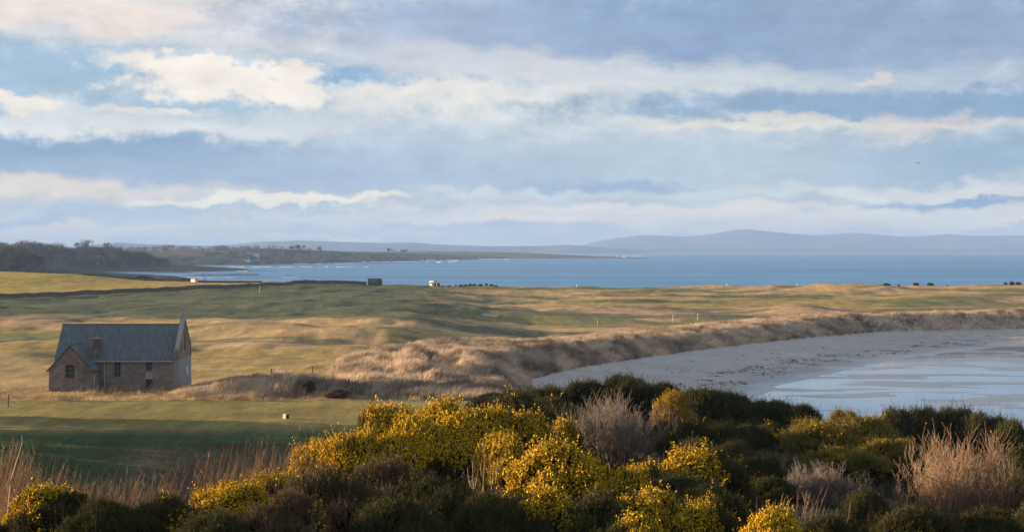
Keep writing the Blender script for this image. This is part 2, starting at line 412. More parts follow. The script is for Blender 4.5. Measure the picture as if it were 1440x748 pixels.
V_head = hills('headland', [(-40,352,2600),(100,352,2650),(200,352,2700),(260,350,2720),(320,349,2760),(380,349.5,2850),(430,351.5,3000),(480,353.5,3250),(540,355,3650),(600,356.5,4050),(660,358.3,4500),(720,359.8,5000),(790,361.5,5500)], 2750, 700, headM, seed=12, rough=.05, base=-3)
V_wood = hills('wooded_headland', [(-260,355),(-120,353),(0,354),(60,356),(110,359),(160,362),(205,367),(240,372),(300,376),(340,379.5)], 1900, 420, landmat('wood_floor', [(.06,.07,.035),(.09,.08,.05),(.10,.07,.05)], .02,.01), seed=14, rough=.04, base=-3)
V_mnd = hills('rocky_mound', [(-200,350),(-60,351),(0,353),(28,354.5),(42,363),(55,370),(90,379),(140,383),(200,388)], 1050, 160, landmat('mound_scrub', [(.07,.075,.045),(.11,.08,.06),(.05,.055,.035)], .06,.04), seed=15, rough=.05, base=-3)
V_low = hills('low_shore', [(60,385),(130,382.5),(200,385),(235,387.5),(262,391)], 1250, 110, landmat('shore_turf', [(.08,.09,.045),(.06,.07,.04),(.10,.08,.06)], .05,.03), seed=17, rough=.05, base=-3)
# ================================================================== CHAPEL
def stone_mat(name, c1, c2, mortar, bw=.55, bh=.26, mort=.018):
    m, t, bs = newmat(name)
    P = t.obj(); gN = t.node('ShaderNodeNewGeometry').outputs['Normal']
    sx = t.node('ShaderNodeSeparateXYZ'); t.put(sx.inputs[0], P); sn = t.node('ShaderNodeSeparateXYZ'); t.put(sn.inputs[0], gN)
    side = t.m('GREATER_THAN', t.m('ABSOLUTE', sn.outputs[0]), .6)
    uu = t.m('ADD', t.m('MULTIPLY', sx.outputs[0], t.m('SUBTRACT', 1, side)), t.m('MULTIPLY', sx.outputs[1], side))
    cb = t.node('ShaderNodeCombineXYZ'); t.put(cb.inputs[0], uu); t.put(cb.inputs[1], sx.outputs[2])
    warp = t.vm('ADD', cb.outputs[0], t.vm('SCALE', t.vm('SUBTRACT', t.node('ShaderNodeTexNoise').outputs[1], (.5,.5,.5))))
    b = t.node('ShaderNodeTexBrick'); t.put(b.inputs['Vector'], cb.outputs[0])
    b.inputs['Color1'].default_value = (*c1,1); b.inputs['Color2'].default_value = (*c2,1); b.inputs['Mortar'].default_value = (*mortar,1)
    b.inputs['Scale'].default_value = 1; b.inputs['Mortar Size'].default_value = mort; b.inputs['Brick Width'].default_value = bw; b.inputs['Row Height'].default_value = bh
    n = t.noise(P, .7, 5, .6); n2 = t.noise(P, 6, 4)
    f = t.m('MULTIPLY', t.mapr(n,.3,.7,.72,1.3,False), t.mapr(n2,.3,.7,.85,1.15,False))
    s_ = t.node('ShaderNodeVectorMath', operation='SCALE'); t.put(s_.inputs[0], b.outputs[0]); t.put(s_.inputs[3], f)
    c = t.mix(t.mapr(t.noise(P,.45,3),.55,.7,0,.5), s_.outputs[0], tuple(x*.55 for x in c1))
    setb(t, bs, c, .92, .15, t.bump(t.m('ADD', b.outputs[1], t.m('MULTIPLY', n2, -.6)), .6, -.03)); return m
redstone = stone_mat('red_sandstone', (.175,.138,.115), (.25,.192,.158), (.28,.22,.18))
palestone = simple('pale_dressed_stone', (.30,.265,.24), .9, .3, 3)
m, t, bs = newmat('slate_roof')
P = t.obj(); b = t.node('ShaderNodeTexBrick'); mp = t.mapping(P, (1,1,1.42)); 
sx = t.node('ShaderNodeSeparateXYZ'); t.put(sx.inputs[0], mp); cb = t.node('ShaderNodeCombineXYZ'); t.put(cb.inputs[0], t.m('ADD', sx.outputs[0], t.m('MULTIPLY', sx.outputs[1], .0))); t.put(cb.inputs[1], sx.outputs[2]); t.put(b.inputs['Vector'], cb.outputs[0])
b.inputs['Scale'].default_value = 1; b.inputs['Brick Width'].default_value = .3; b.inputs['Row Height'].default_value = .24; b.inputs['Mortar Size'].default_value = .012
b.inputs['Color1'].default_value = (.08,.09,.098,1); b.inputs['Color2'].default_value = (.105,.116,.125,1); b.inputs['Mortar'].default_value = (.03,.04,.05,1)
n = t.noise(t.mapping(P,(3.2,1,.16)), 1.1, 5, .6); v = t.node('ShaderNodeVectorMath', operation='SCALE'); t.put(v.inputs[0], b.outputs[0]); t.put(v.inputs[3], t.mapr(n,.3,.7,.7,1.35,False))
moss = t.mapr(t.noise(P,1.7,5,.65), .6,.75,0,.45)
setb(t, bs, t.mix(moss, v.outputs[0], (.07,.085,.05)), .55, .4, t.bump(b.outputs[1], .5, -.02)); slate = m
render_wall = simple('grey_render', (.25,.235,.23), .9, .3, 1.2)
metalpipe = simple('pale_painted_pipe', (.42,.42,.42), .5, .1)
darkmetal = simple('dark_gutter', (.05,.05,.055), .5, .1)
glassd, t, bs = newmat('old_glass'); n = t.noise(t.obj(), 2.2, 3); setb(t, bs, t.mix(n, (.02,.025,.03), (.05,.055,.06)), .12, .6)
framew = simple('weathered_frame', (.17,.16,.145), .7, .2)
woodd = simple('dark_boards', (.06,.05,.045), .8, .3)
white = simple('white_paint', (.75,.74,.70), .6, .08)

GZ = 6.98
ch = empty('chapel', (-49.3, 212.6, GZ)); tag(ch, 'red sandstone chapel with slate roof standing alone on the golf links', 'chapel')
EV, RG, LX, RX, DP = 3.92, 7.95, -7.5, 7.5, 7.6     # eave, ridge, ends, depth
mb = MB()
w1 = [(1.30-1.0-.0,0)]
n1x0, n1x1 = W(159.9,212.6)+49.3, W(169.1,212.6)+49.3
n2x0, n2x1 = W(204.7,212.6)+49.3, W(213.4,212.6)+49.3
def rect(x0,x1,z0,z1): return [(x0,z0),(x1,z0),(x1,z1),(x0,z1)]
win1 = rect(n1x0,n1x1,1.75,3.8); win2 = rect(n2x0,n2x1,2.55,3.72); door = rect(n2x0-.02,n2x1+.05,.05,1.45)
wall_panel(mb, rect(LX,RX,-.6,EV), [win1,win2,door], ('y',0), .45)
mb.box(LX,RX,DP-.45,DP,-.6,EV)
mb.build('nave_wall', redstone, ch)
mb = MB(); mid = DP/2
mb.prism([(LX,.45,-.6),(LX,DP-.45,-.6),(LX,DP-.45,EV-.2),(LX,mid,RG-.3),(LX,.45,EV-.2)], (.45,0,0)); mb.build('west_gable', redstone, ch)
# right gable: red stone above a grey rendered lower wall, raised parapet
gx = RX
mb = MB(); pk = 8.75; sk = 5.15
lanc = [(mid-.42,4.9),(mid+.42,4.9),(mid+.42,6.3),(mid+.22,6.95),(mid,7.2),(mid-.22,6.95),(mid-.42,6.3)]
wall_panel(mb, [(-.12,3.98),(DP+.12,3.98),(DP+.12,sk),(mid,pk),(-.12,sk)], [lanc], ('x',gx+.30), .62)
mb.build('gable_wall', redstone, ch)
mb = MB(); mb.box(gx-.32,gx+.36,-.16,DP+.16,-.6,3.975); mb.build('rendered_lower_wall', render_wall, ch)
mb = MB(); mb.prism([(gx+.05,y,z) for y,z in lanc], (-.06,0,0)); gw_ = mb.build('gable_window', glassd, ch)
mb = MB(); mb.box(gx+.055,gx+.13,mid-.03,mid+.03,4.9,7.1); mb.box(gx+.055,gx+.11,mid-.42,mid+.42,5.7,5.76); mb.build('frame', framew, gw_)
mb = MB(); dr = rect(0,0,0,0)
mb.box(gx+.363,gx+.41,5.35,6.35,-.1,2.15); dd = mb.build('door', simple('grey_blue_door', (.22,.24,.28), .7), ch)
mb = MB(); mb.box(gx+.413,gx+.46,5.45,5.52,.95,1.1); mb.build('handle', darkmetal, dd)
mb = MB(); mb.box(gx+.363,gx+.40,4.65,5.15,1.65,2.75); mb.build('notice_board', white, ch)
# copings
cp = MB()
for sgn, ye in ((-1,-.12),(1,DP+.12)):
    a = Vector((gx-.16, ye-.10*(1 if sgn<0 else -1), sk+.002)); b_ = Vector((gx-.16, mid, pk+.12))
    n_ = Vector((0, sgn*(pk-sk), (mid)) ).normalized()
    cp.prism([a, b_, b_+Vector((0,0,.24)), a+Vector((0,0,.24))], (.53,0,0))
cp.build('coping', palestone, ch)
for ya, yb in ((-.30,.24),(DP-.24,DP+.30)):
    kn = MB(); kn.box(gx-.38,gx+.38,ya,yb,3.98,5.14); kn.build('kneeler', redstone, ch)
cr = MB(); cr.box(gx-.2,gx+.2,mid-.2,mid+.2,pk+.28,pk+.62,.05); cr.box(gx-.06,gx+.06,mid-.06,mid+.06,pk+.6,pk+1.45); cr.box(gx-.055,gx+.055,mid-.32,mid+.32,pk+1.05,pk+1.17); cr.build('stone_cross', palestone, ch)
# quoins and a stone band at the foot
q = MB()
for k in range(13):
    wq = .52 if k%2 else .34
    q.box(RX-.30-wq, RX-.33, -.028, .3, -.3+k*.32, -.3+k*.32+.30)
q.build('quoins', simple('worn_red_quoins', (.33,.19,.14), .9), ch)
# roofs
def slab(name, pts, thick, mat, parent):
    mb = MB(); P = [Vector(p) for p in pts]; nn = (P[1]-P[0]).cross(P[3]-P[0]).normalized()
    if nn.z < 0: nn = -nn
    mb.prism(P, nn*thick); return mb.build(name, mat, parent)
oh = .22; sl_ = (RG-EV)/mid
slab('roof', [(LX-.18,-oh,EV-oh*sl_+.05),(gx-.33,-oh,EV-oh*sl_+.05),(gx-.33,mid,RG+.05),(LX-.18,mid,RG+.05)], .12, slate, ch)
slab('roof', [(LX-.18,DP+oh,EV-oh*sl_+.05),(LX-.18,mid+.003,RG+.05),(gx-.33,mid+.003,RG+.05),(gx-.33,DP+oh,EV-oh*sl_+.05)], .12, slate, ch)
mb = MB(); mb.tube([(LX-.2,mid,RG+.20),(gx-.35,mid,RG+.20)], .10, 6); mb.build('ridge', simple('lead_ridge', (.13,.14,.15), .6), ch)
mb = MB()
for k in range(12): 
    x = LX + .8 + k*1.2
mb.tube([(LX-.1,-oh-.09,EV-.22),(gx-.36,-oh-.09,EV-.22)], .06, 6); mb.build('gutter', metalpipe, ch)
def window(x0,x1,z0,z1,rows,cols,y=0.0,arch=0):
    mb = MB()
    if arch:
        cx = (x0+x1)/2; n = 9; top = [(cx+(x1-x0)/2*math.cos(math.pi*k/(n-1)), z1-arch+arch*math.sin(math.pi*k/(n-1))) for k in range(n)]
        lp = [(x0,z0),(x1,z0)]+top
        mb.prism([(a,y+.24,b) for a,b in lp], (0,.03,0))
    else: mb.box(x0,x1,y+.24,y+.27,z0,z1)
    g_ = mb.build('window', glassd, ch)
    f = MB(); wd = .07
    f.box(x0,x0+wd,y+.17,y+.237,z0,z1-arch); f.box(x1-wd,x1,y+.17,y+.237,z0,z1-arch); f.box(x0+wd,x1-wd,y+.17,y+.237,z0,z0+wd)
    for k in range(1,cols): xx = x0+(x1-x0)*k/cols; f.box(xx-.035,xx+.035,y+.175,y+.235,z0+wd,z1-arch)
    for k in range(1,rows+1): zz = z0+(z1-arch-z0)*k/rows-(.035 if k==rows else 0); f.box(x0+wd,x1-wd,y+.172,y+.233,zz-.035,zz+.035)
    f.build('frame', framew, g_)
    s = MB(); s.box(x0-.1,x1+.1,y-.06,y+.22,z0-.16,z0-.003); s.build('sill', redstone, g_)
window(n1x0,n1x1,1.75,3.8,3,2); window(n2x0,n2x1,2.55,3.72,2,2)
mb = MB(); mb.box(n2x0-.06,n2x1+.09,-.022,.0-.002,1.47,2.37); mb.build('blocked_opening', simple('pale_infill_stone', (.36,.26,.21), .9), ch)
mb = MB(); mb.box(n2x0-.02,n2x1+.05,.26,.3,.05,1.45)
for k in range(5): mb.box(n2x0+k*.16,n2x0+k*.16+.14,.235,.259,.05,1.45)
d2 = mb.build('door', woodd, ch); mb = MB(); mb.box(n2x0+.1,n2x0+.16,.19,.234,.7,.8); mb.build('handle', darkmetal, d2)
# projecting wing
wx0 = W(68.3,209)+49.3; wx1 = W(129.8,209)+49.3; wc_ = W(98.3,209)+49.3; wy = -3.6; we = 2.85; wa_ = 5.75
ax0 = W(90.9,209)+49.3; ax1 = W(104.8,209)+49.3
acx = (ax0+ax1)/2; arch = [(acx+(ax1-ax0)/2*math.cos(math.pi*k/8), 3.12+.42*math.sin(math.pi*k/8)) for k in range(9)]
hole = [(ax0,1.83),(ax1,1.83)]+arch
mb = MB(); wall_panel(mb, [(wx0,-.7),(wx1,-.7),(wx1,we),(wc_,wa_),(wx0,we)], [hole], ('y',wy), .4); mb.build('wing_gable', redstone, ch)
for xa in (wx0, wx1-.4):
    mb = MB(); mb.box(xa,xa+.4,wy+.4,-.002,-.7,we); mb.build('wing_wall', redstone, ch)
window(ax0,ax1,1.83,3.54,2,2,wy,.42)
vs = MB()
for k in range(9):
    a0 = math.pi*k/9; a1 = math.pi*(k+1)/9; r0 = (ax1-ax0)/2; r1 = r0+.2
    vs.prism([(acx+r0*math.cos(a0), wy-.02, 3.12+.42*math.sin(a0)),(acx+r1*math.cos(a0), wy-.02, 3.12+.62*math.sin(a0)),(acx+r1*math.cos(a1-.03), wy-.02, 3.12+.62*math.sin(a1-.03)),(acx+r0*math.cos(a1-.03), wy-.02, 3.12+.42*math.sin(a1-.03))], (0,.016,0))
vs.build('arch_stones', simple('arch_red_stone', (.26,.14,.105), .9), ch)
back = 2.3
for sgn in (-1,1):
    xe = wx0-.22 if sgn < 0 else wx1+.22; ze = we-.22*(wa_-we)/(wc_-wx0)
    rb = (ze-EV)/sl_ if ze > EV else -.24
    yr = (wa_+.05-EV)/sl_
    o = slab('wing_roof', [(wc_,wy-.16,wa_+.04),(xe,wy-.16,ze+.04),(xe,-.26,ze+.04),(wc_,yr+.1,wa_+.04)], .11, slate, ch)
mb = MB(); mb.tube([(wc_,wy-.2,wa_+.14),(wc_,1.9,wa_+.14)], .09, 6); mb.build('ridge', darkmetal, ch)
mb = MB(); mb.box(wc_-.09,wc_+.09,wy-.2,wy-.02,wa_+.1,wa_+.5,.03); mb.tube([(wc_,wy-.11,wa_+.45),(wc_,wy-.11,wa_+.7)],[.09,.03],6); mb.build('finial', redstone, ch)
for xa, yb in ((wx0-.28,-.1),(wx1+.28,-.35)):
    mb = MB(); mb.tube([(xa,wy-.1,we-.16),(xa,yb,we-.16)], .07, 6); mb.build('gutter', darkmetal, ch)
mb = MB(); mb.tube([(wx1+.24,wy+.12,we-.2),(wx1+.1,wy+.3,we-.45),(wx1+.09,wy+.3,-.2)], .06, 6); mb.build('downpipe', metalpipe, ch)
mb = MB(); mb.tube([(wx1+.62,-.30,EV-.25),(wx1+.62,-.12,EV-.5),(wx1+.62,-.12,.0)], .055, 6); mb.build('downpipe', metalpipe, ch)
# chimney on the front roof slope, beside the wing
cx0 = W(131.2,213.4)+49.3; cx1 = W(139.4,213.4)+49.3
mb = MB(); mb.box(cx0,cx1,.35,1.25,3.6,6.45); mb.box(cx0-.15,cx1+.1,-.04,1.3,2.6,4.55,.0)
mb.prism([(cx0-.15,-.04,4.551),(cx1+.1,-.04,4.551),(cx1+.002,.35,5.0),(cx0-.002,.35,5.0)], (0,.6,0))
cm = mb.build('chimney', stone_mat('chimney_stone', (.13,.10,.085),(.17,.13,.105),(.15,.125,.10),.4,.22), ch)
mb = MB(); mb.box(cx0-.09,cx1+.09,.26,1.34,6.453,6.58); mb.build('cap', redstone, cm)

# ================================================================== SMALL THINGS ON THE LINKS
# dry-stone wall round the raised field: one rough mesh of courses
drym, t, bs = newmat('dry_stone'); P = t.pos()
vo = t.node('ShaderNodeTexVoronoi'); vo.inputs['Scale'].default_value = 2.6; t.put(vo.inputs['Vector'], t.mapping(P,(1,1,1.6)))
c = t.mix(t.mapr(t.noise(P,1.1,4),.35,.65), (.14,.115,.095), (.24,.2,.165)); c = t.mix(t.mapr(vo.outputs[0], .25,.5,0,.7), c, (.05,.045,.035))
c = t.mix(t.mapr(t.noise(P,.5,4),.55,.7,0,.5), c, (.10,.10,.05)); setb(t, bs, c, .95, .1, t.bump(vo.outputs[0], .8, -.08))
def stone_wall(name, poly, h, th, label, group=None, seed=0):
    pts = []
    for (a, b) in zip(poly[:-1], poly[1:]):
        L = math.hypot(b[0]-a[0], b[1]-a[1]); n = max(2, int(L/1.1))
        for k in range(n): pts.append((a[0]+(b[0]-a[0])*k/n, a[1]+(b[1]-a[1])*k/n))
    pts.append(tuple(poly[-1])); pts = np.array(pts); d = np.gradient(pts, axis=0); nn = np.stack([-d[:,1], d[:,0]],1); nn /= np.linalg.norm(nn,axis=1)[:,None]
    zz = terrain(pts[:,0], pts[:,1]); rg = np.random.RandomState(seed); prof = [(-1,-.4),(-.9,.3),(-.7,.75),(-.45,1),(.45,1),(.7,.75),(.9,.3),(1,-.4)]
    V = []
    for s, hh in prof:
        off = s*th/2 + rg.uniform(-.05,.05,len(pts)); p = pts+nn*off[:,None]
        V.append(np.column_stack([p, zz+h*hh*(1+.0*rg.rand(len(pts))) + (rg.uniform(-.09,.09,len(pts)) if hh > .9 else 0)]))
    V = np.array(V); nr, nc = V.shape[:2]; i = np.arange(nr-1)[:,None]*nc+np.arange(nc-1)[None,:]
    F = np.stack([i,i+1,i+nc+1,i+nc],-1).reshape(-1,4)
    c0 = pts.mean(0); o = link(name, npmesh(name, V.reshape(-1,3)-[c0[0],c0[1],0], F), drym, loc=(c0[0],c0[1],0)); tag(o, label, 'wall', group); return o
stone_wall('stone_wall', [tuple(p) for p in WALL[1:]], 1.45, .7, 'long low dry stone wall between the golden field and the shaded green fairway')
fpts = [hit(p, r-.3, 560, 790)[:2] for p, r in ((118,381.5),(150,383.5),(180,386.5),(210,389.5),(250,392),(300,393.5),(360,395.5))]
def skyl(px, y0=640, y1=800):
    Ys = np.linspace(y0,y1,400); z = terrain(W(px,Ys),Ys); k = np.argmax((z-CAMZ)/Ys); return (W(px,Ys[k]), float(Ys[k]))
fpts = [skyl(p) for p in range(116,432,18)]
fy = np.convolve(np.pad([p[1] for p in fpts],2,mode='edge'), np.ones(5)/5, 'valid'); fpts = [(W(px,y),y) for px,y in zip(range(116,432,18), fy)]
stone_wall('stone_wall', fpts, .75, .6, 'sunlit low stone wall along the seaward edge of the golden field', seed=4)

def hut(name, px, row, w, h, d, body, roofm, label, cat, doorm, y=None, wincol=None):
    X, Y, Z = hit(px, row, 500, 760) if y is None else (W(px,y), y, TZ(W(px,y),y))
    e = empty(name, (X,Y,Z)); tag(e, label, cat)
    mb = MB(); mb.box(-w/2,w/2,0,d,-.3,h); mb.build('body', body, e)
    mb = MB(); mb.box(-w/2-.12,w/2+.12,-.12,d+.12,h+.002,h+.18); mb.build('roof', roofm, e)
    mb = MB(); mb.box(w*.08,w*.08+.95,-.05,-.003,.05,2.0); dd = mb.build('door', doorm, e)
    mb = MB(); mb.box(w*.08+.1,w*.08+.16,-.09,-.053,.95,1.1); mb.build('handle', darkmetal, dd)
    mb = MB(); mb.box(-w*.36,-w*.36+.8,-.05,-.003,h*.5,h*.5+.7); mb.build('window', glassd, e)
    return e
greenm = simple('dark_green_paint', (.03,.085,.06), .6, .2); greenr = simple('green_felt', (.035,.06,.045), .8)
g = hut('green_hut', 524.5, 403, 4.7, 2.75, 2.6, greenm, greenr, 'dark green boxy hut where the long stone wall ends at the sea', 'hut', woodd, y=712)
g.rotation_euler.z = -R(18)
mb = MB(); mb.box(2.36,3.2,.3,2.4,-.3,2.6); mb.build('dark_side', darkmetal, g)  # dark block set against the hut's right side
g2 = hut('white_hut', 607, 401, 2.3, 2.3, 2.4, white, simple('grey_felt', (.2,.2,.2)), 'small white hut with a dark lean-to at the edge of the sea', 'hut', woodd, y=706)
g2.rotation_euler.z = -R(38)
mb = MB(); mb.box(1.16,2.6,.4,2.2,-.3,1.5); mb.build('lean_to', darkmetal, g2)
# pale stone shelter block and two poles on the field's edge
X, Y = skyl(271); Y -= 4; X = W(271,Y); Z = TZ(X,Y)
e = empty('stone_shelter', (X,Y,Z), -R(35)); tag(e, 'small pale block shelter beside two thin poles at the shore edge', 'shelter')
mb = MB(); mb.box(-1.3,1.3,0,1.8,-.4,1.35,.05); mb.build('body', simple('sunlit_pale_block', (.62,.56,.48)), e)
mb = MB(); mb.box(-1.4,1.4,-.1,1.9,1.352,1.5); mb.build('roof', palestone, e)
for k, (p, h) in enumerate(((286.5,4.2),(289,2.6))):
    Y = skyl(288)[1]-4+k; X = W(p,Y); Z = TZ(X,Y); mb = MB(); mb.tube([(0,0,-.3),(.05,0,h)], [.10,.07], 6); mb.box(-.18,.18,-.03,.03,h-.35,h-.28)
    o = mb.build('wooden_pole', woodd, loc=(X,Y,Z)); tag(o, ['taller thin dark pole standing right of the pale block shelter','shorter thin pole right of the tall pole by the shelter'][k], 'pole')
# golf flags
flagc = [simple('flag_white', (.75,.74,.7)), simple('flag_yellow', (.7,.55,.1)), simple('pin_white', (.8,.78,.72), .5, .05)]
flags = [(365,411.5,2.3,'white golf flag on the dark fairway just below the stone wall end'),(946,453.5,2.1,'left one of two close golf flags in the middle of the links'),
         (981,451,1.9,'right one of two close golf flags in the middle of the links'),(840,457.5,1.4,'short golf flag at the edge of the dark bunker'),(1032,455.5,1.3,'small golf flag on a green beyond the dune crest')]
for i, (p, r, h, lab) in enumerate(flags):
    X, Y, Z = hit(p, r, 230, 720)
    e = empty('golf_flag', (X,Y,Z)); tag(e, lab, 'flag', 'golf flags on the links')
    mb = MB(); mb.tube([(0,0,-.1),(0,0,h)], .03, 5); mb.build('pin', flagc[2], e)
    mb = MB(); mb.prism([(.03,0,h),(.03,0,h-.42),(.35,.05,h-.34),(.58,-.02,h-.26),(.34,-.05,h-.06)], (0,.02,0)); mb.build('flag_cloth', flagc[1 if i == 3 else 0], e)
# pale shore markers on the horizon of the links
for p, lab in ((811,'small white marker post on the shore edge right of the dark dune scrub'),(1022,'thin white marker post on the shore edge, middle one'),(1121.5,'white marker post on the shore edge beside breaking spray')):
    X, Y = W(p,702), 702; Z = TZ(X,Y)
    mb = MB(); mb.tube([(0,0,-.2),(0,0,.75)], .16, 6); mb.tube([(0,0,.75),(0,0,.95)], [.2,.05], 6)
    tag(mb.build('marker_post', white, loc=(X,Y,Z)), lab, 'marker post', 'white markers on the shore edge')
# fence posts between fairway and dunes
posts = [(381,530,'leftmost leaning dark post on the fairway edge'),(439,525,'dark post on the fairway edge where the dune grass begins'),(470,524,'dark post at the left foot of the big dune'),(421,547,'dark post in the dune grass left of the green bush'),(457.5,549,'dark post in the dune grass right of the green bush')]
postm = simple('weathered_post', (.075,.06,.05), .9)
pp = []
for p, r, lab in posts:
    X, Y, Z = hit(p, r, 200, 320); mb = MB(); mb.tube([(0,0,-.3),(.03,0,.5),(.05,0,1.0)], [.085,.08,.075], 7); mb.box(-.03,.13,-.08,.08,1.0,1.03)
    o = mb.build('fence_post', postm, loc=(X,Y,Z)); tag(o, lab, 'post', 'old fence posts by the dune foot'); pp.append((X,Y,Z))
# tee marker stone
X, Y, Z = hit(402, 588.5, 166, 205)
mb = MB(); mb.box(-.30,.24,-.25,.25,-.1,.50,.03); o = mb.build('tee_box_marker', simple('pale_marker', (.40,.36,.31), .9), loc=(X,Y,Z), bevel=.03); o.rotation_euler.z = -R(40)
tag(o, 'small pale boxy tee marker standing alone on the mown terrace', 'tee marker')
mb = MB(); mb.box(.243,.262,-.2,.2,.0,.46); mb.build('shade_panel', darkmetal, o)  # dark sheet standing in for shade on the right face
# short post at the far left of the terrace
X, Y, Z = hit(11, 574, 190, 215); mb = MB(); mb.tube([(0,0,-.2),(.05,0,1.35)], [.06,.05], 6); mb.tube([(.05,0,1.35),(.35,0,1.45),(.6,0,1.1)], .03, 5)
tag(mb.build('bent_post', postm, loc=(X,Y,Z)), 'thin post with bent top in the rough grass left of the chapel', 'post')
# gull
def bird(px,row,Y,span):
    X = W(px,Y); Z = Zr(row,Y); e = empty('gull', (X,Y,Z), .7); tag(e, 'small dark bird gliding in the sky above the mountains', 'bird')
    mb = MB(); mb.tube([(-.28,0,0),(-.15,0,.01),(0,0,.02),(.14,0,.02),(.24,0,.03),(.30,0,.02)], [.015,.05,.075,.055,.045,.01], 8); o = mb.build('body', simple('bird_grey', (.2,.2,.21)), e, smooth=True)
    mb = MB()
    for s in (-1,1):
        mb.prism([(.1,0,.03),(-.1,0,.03),(-.02,s*span*.25,.16),(-.1,s*span*.5,.05),(.08,s*span*.27,.17)], (0,0,.012))
    mb.build('wings', simple('bird_wing', (.12,.12,.13)), e)
bird(1291,230,330,1.3)
# ================================================================== GORSE AND SHRUBS
def unit(v): return v/np.maximum(np.linalg.norm(v,axis=-1,keepdims=True),1e-9)
def gorse_data(seed, flower=.5, rx=1.5, h=2.5, shoots=6400, olive=0, brown=.3, big=1.0, wild=0):
    """returns foliage (V,F3,col), flowers (V,F3,col), branch MB"""
    rg = np.random.RandomState(seed)
    # lobes over a dome
    nl = 24 if wild else 46; lob = []
    for k in range(nl):
        a = rg.uniform(0, 2*np.pi); q = rg.rand()**.6; ph = rg.uniform(0,1)
        el = np.arccos(1-ph*1.05); el = min(el, 1.5)
        r = rg.uniform(.12,.33)*rx
        o_ = rg.uniform(.7,1.05)+.14*np.sin(a*2+seed)+.1*np.sin(a*3+seed*2)
        c = np.array([1,1,1.])*np.array([o_*np.cos(a)*np.sin(el)*(rx-r*.7), o_*np.sin(a)*np.sin(el)*(rx-r*.7), rg.uniform(.88,1)*max(.22*h, h*.36+np.cos(el)*(h*.62-r*.7))])
        lob.append((c, r))
    lob.append((np.array([0,0,h*.5]), rx*(.36 if wild else .55)))
    C = np.array([l[0] for l in lob]); Rr = np.array([l[1] for l in lob])
    w_ = Rr**2; w_ /= w_.sum(); li = rg.choice(len(lob), shoots*3, p=w_)
    dirs = unit(rg.normal(size=(shoots*3,3))); dirs[:,2] = np.where(dirs[:,2] < -.35, -dirs[:,2], dirs[:,2])
    wob = 1+.16*np.sin(dirs[:,0]*9+li)*np.sin(dirs[:,1]*8+li*2)+rg.uniform(-.16,.06,len(li))
    P = C[li]+dirs*(Rr[li]*wob)[:,None]
    # keep only shoots not buried in another lobe
    keep = np.ones(len(P), bool)
    for c, r in zip(C, Rr): keep &= (np.linalg.norm(P-c,axis=1) > r*.80)
    keep &= P[:,2] > .04*h
    idx = np.where(keep)[0][:shoots]; P = P[idx]; D = dirs[idx]; L_ = li[idx]; n = len(P)
    ax = unit(D*.75+np.array([0,0,.75])+rg.normal(size=(n,3))*.33)
    ln = rg.uniform(.11,.26,n)*big*np.where((rg.rand(n) < .13)&(D[:,2] > .1), rg.uniform(1.5,2.4,n), 1)
    hz = P[:,2]/h
    # spines
    NS = 9; a1 = unit(np.cross(ax, rg.normal(size=(n,3)))); a2 = np.cross(ax, a1)
    tt = np.linspace(.0,1,NS)[None,:]; ang = rg.uniform(0,6.28,(n,1))+np.arange(NS)[None,:]*2.4
    rad = a1[:,None,:]*np.cos(ang)[...,None]+a2[:,None,:]*np.sin(ang)[...,None]
    base = P[:,None,:]+ax[:,None,:]*(ln[:,None]*tt)[...,None]
    sd_ = unit(rad*(1.05-tt[...,None]*.7)+ax[:,None,:]*.75)
    sl = (rg.uniform(.055,.10,(n,NS))*(1.15-.45*tt)*big)[...,None]
    tip = base+sd_*sl; perp = unit(np.cross(sd_, rg.normal(size=(n,NS,3))))*(.011*big)
    V = np.stack([base-perp, base+perp, tip], 2).reshape(-1,3); F = np.arange(len(V)).reshape(-1,3)
    g0 = np.array([.031,.035,.012]) if not olive else np.array([.125,.105,.022]); g1 = np.array([.085,.074,.027]) if not olive else np.array([.20,.15,.03])
    br = np.array([.14,.082,.045]); bp = np.array([.17,.11,.07])
    nz = np.sin(P[:,0]*2.3+seed)*np.sin(P[:,1]*2.9+seed*1.7)*np.sin(P[:,2]*3.1)*.5+.5
    t_ = rg.rand(n,1); cs = g0*(1-t_)+g1*t_
    dead = np.clip((brown*1.9-hz*1.25+(nz-.5)*.9+rg.uniform(-.2,.2,n)), 0, 1)[:,None]*(.35+.65*min(1,brown*2))
    bt = rg.rand(n,1); cs = cs*(1-dead)+(br*(1-bt)+bp*bt)*dead
    col = np.repeat(cs, NS*3, 0)*rg.uniform(.8,1.2,(n*NS*3,1))
    # inner mass so the crown is not see-through everywhere: coarse faces, near-black as painted inner shade
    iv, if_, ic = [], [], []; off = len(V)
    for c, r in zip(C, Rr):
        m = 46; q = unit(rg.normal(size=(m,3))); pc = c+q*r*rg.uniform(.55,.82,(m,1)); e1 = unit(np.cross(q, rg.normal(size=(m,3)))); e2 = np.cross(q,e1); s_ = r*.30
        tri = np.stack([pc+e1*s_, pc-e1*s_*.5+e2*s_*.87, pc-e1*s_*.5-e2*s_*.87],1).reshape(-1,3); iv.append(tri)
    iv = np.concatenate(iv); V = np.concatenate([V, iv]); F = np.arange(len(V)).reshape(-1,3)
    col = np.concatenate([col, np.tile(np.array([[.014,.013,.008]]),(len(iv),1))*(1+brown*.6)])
    # flowers
    fd = None
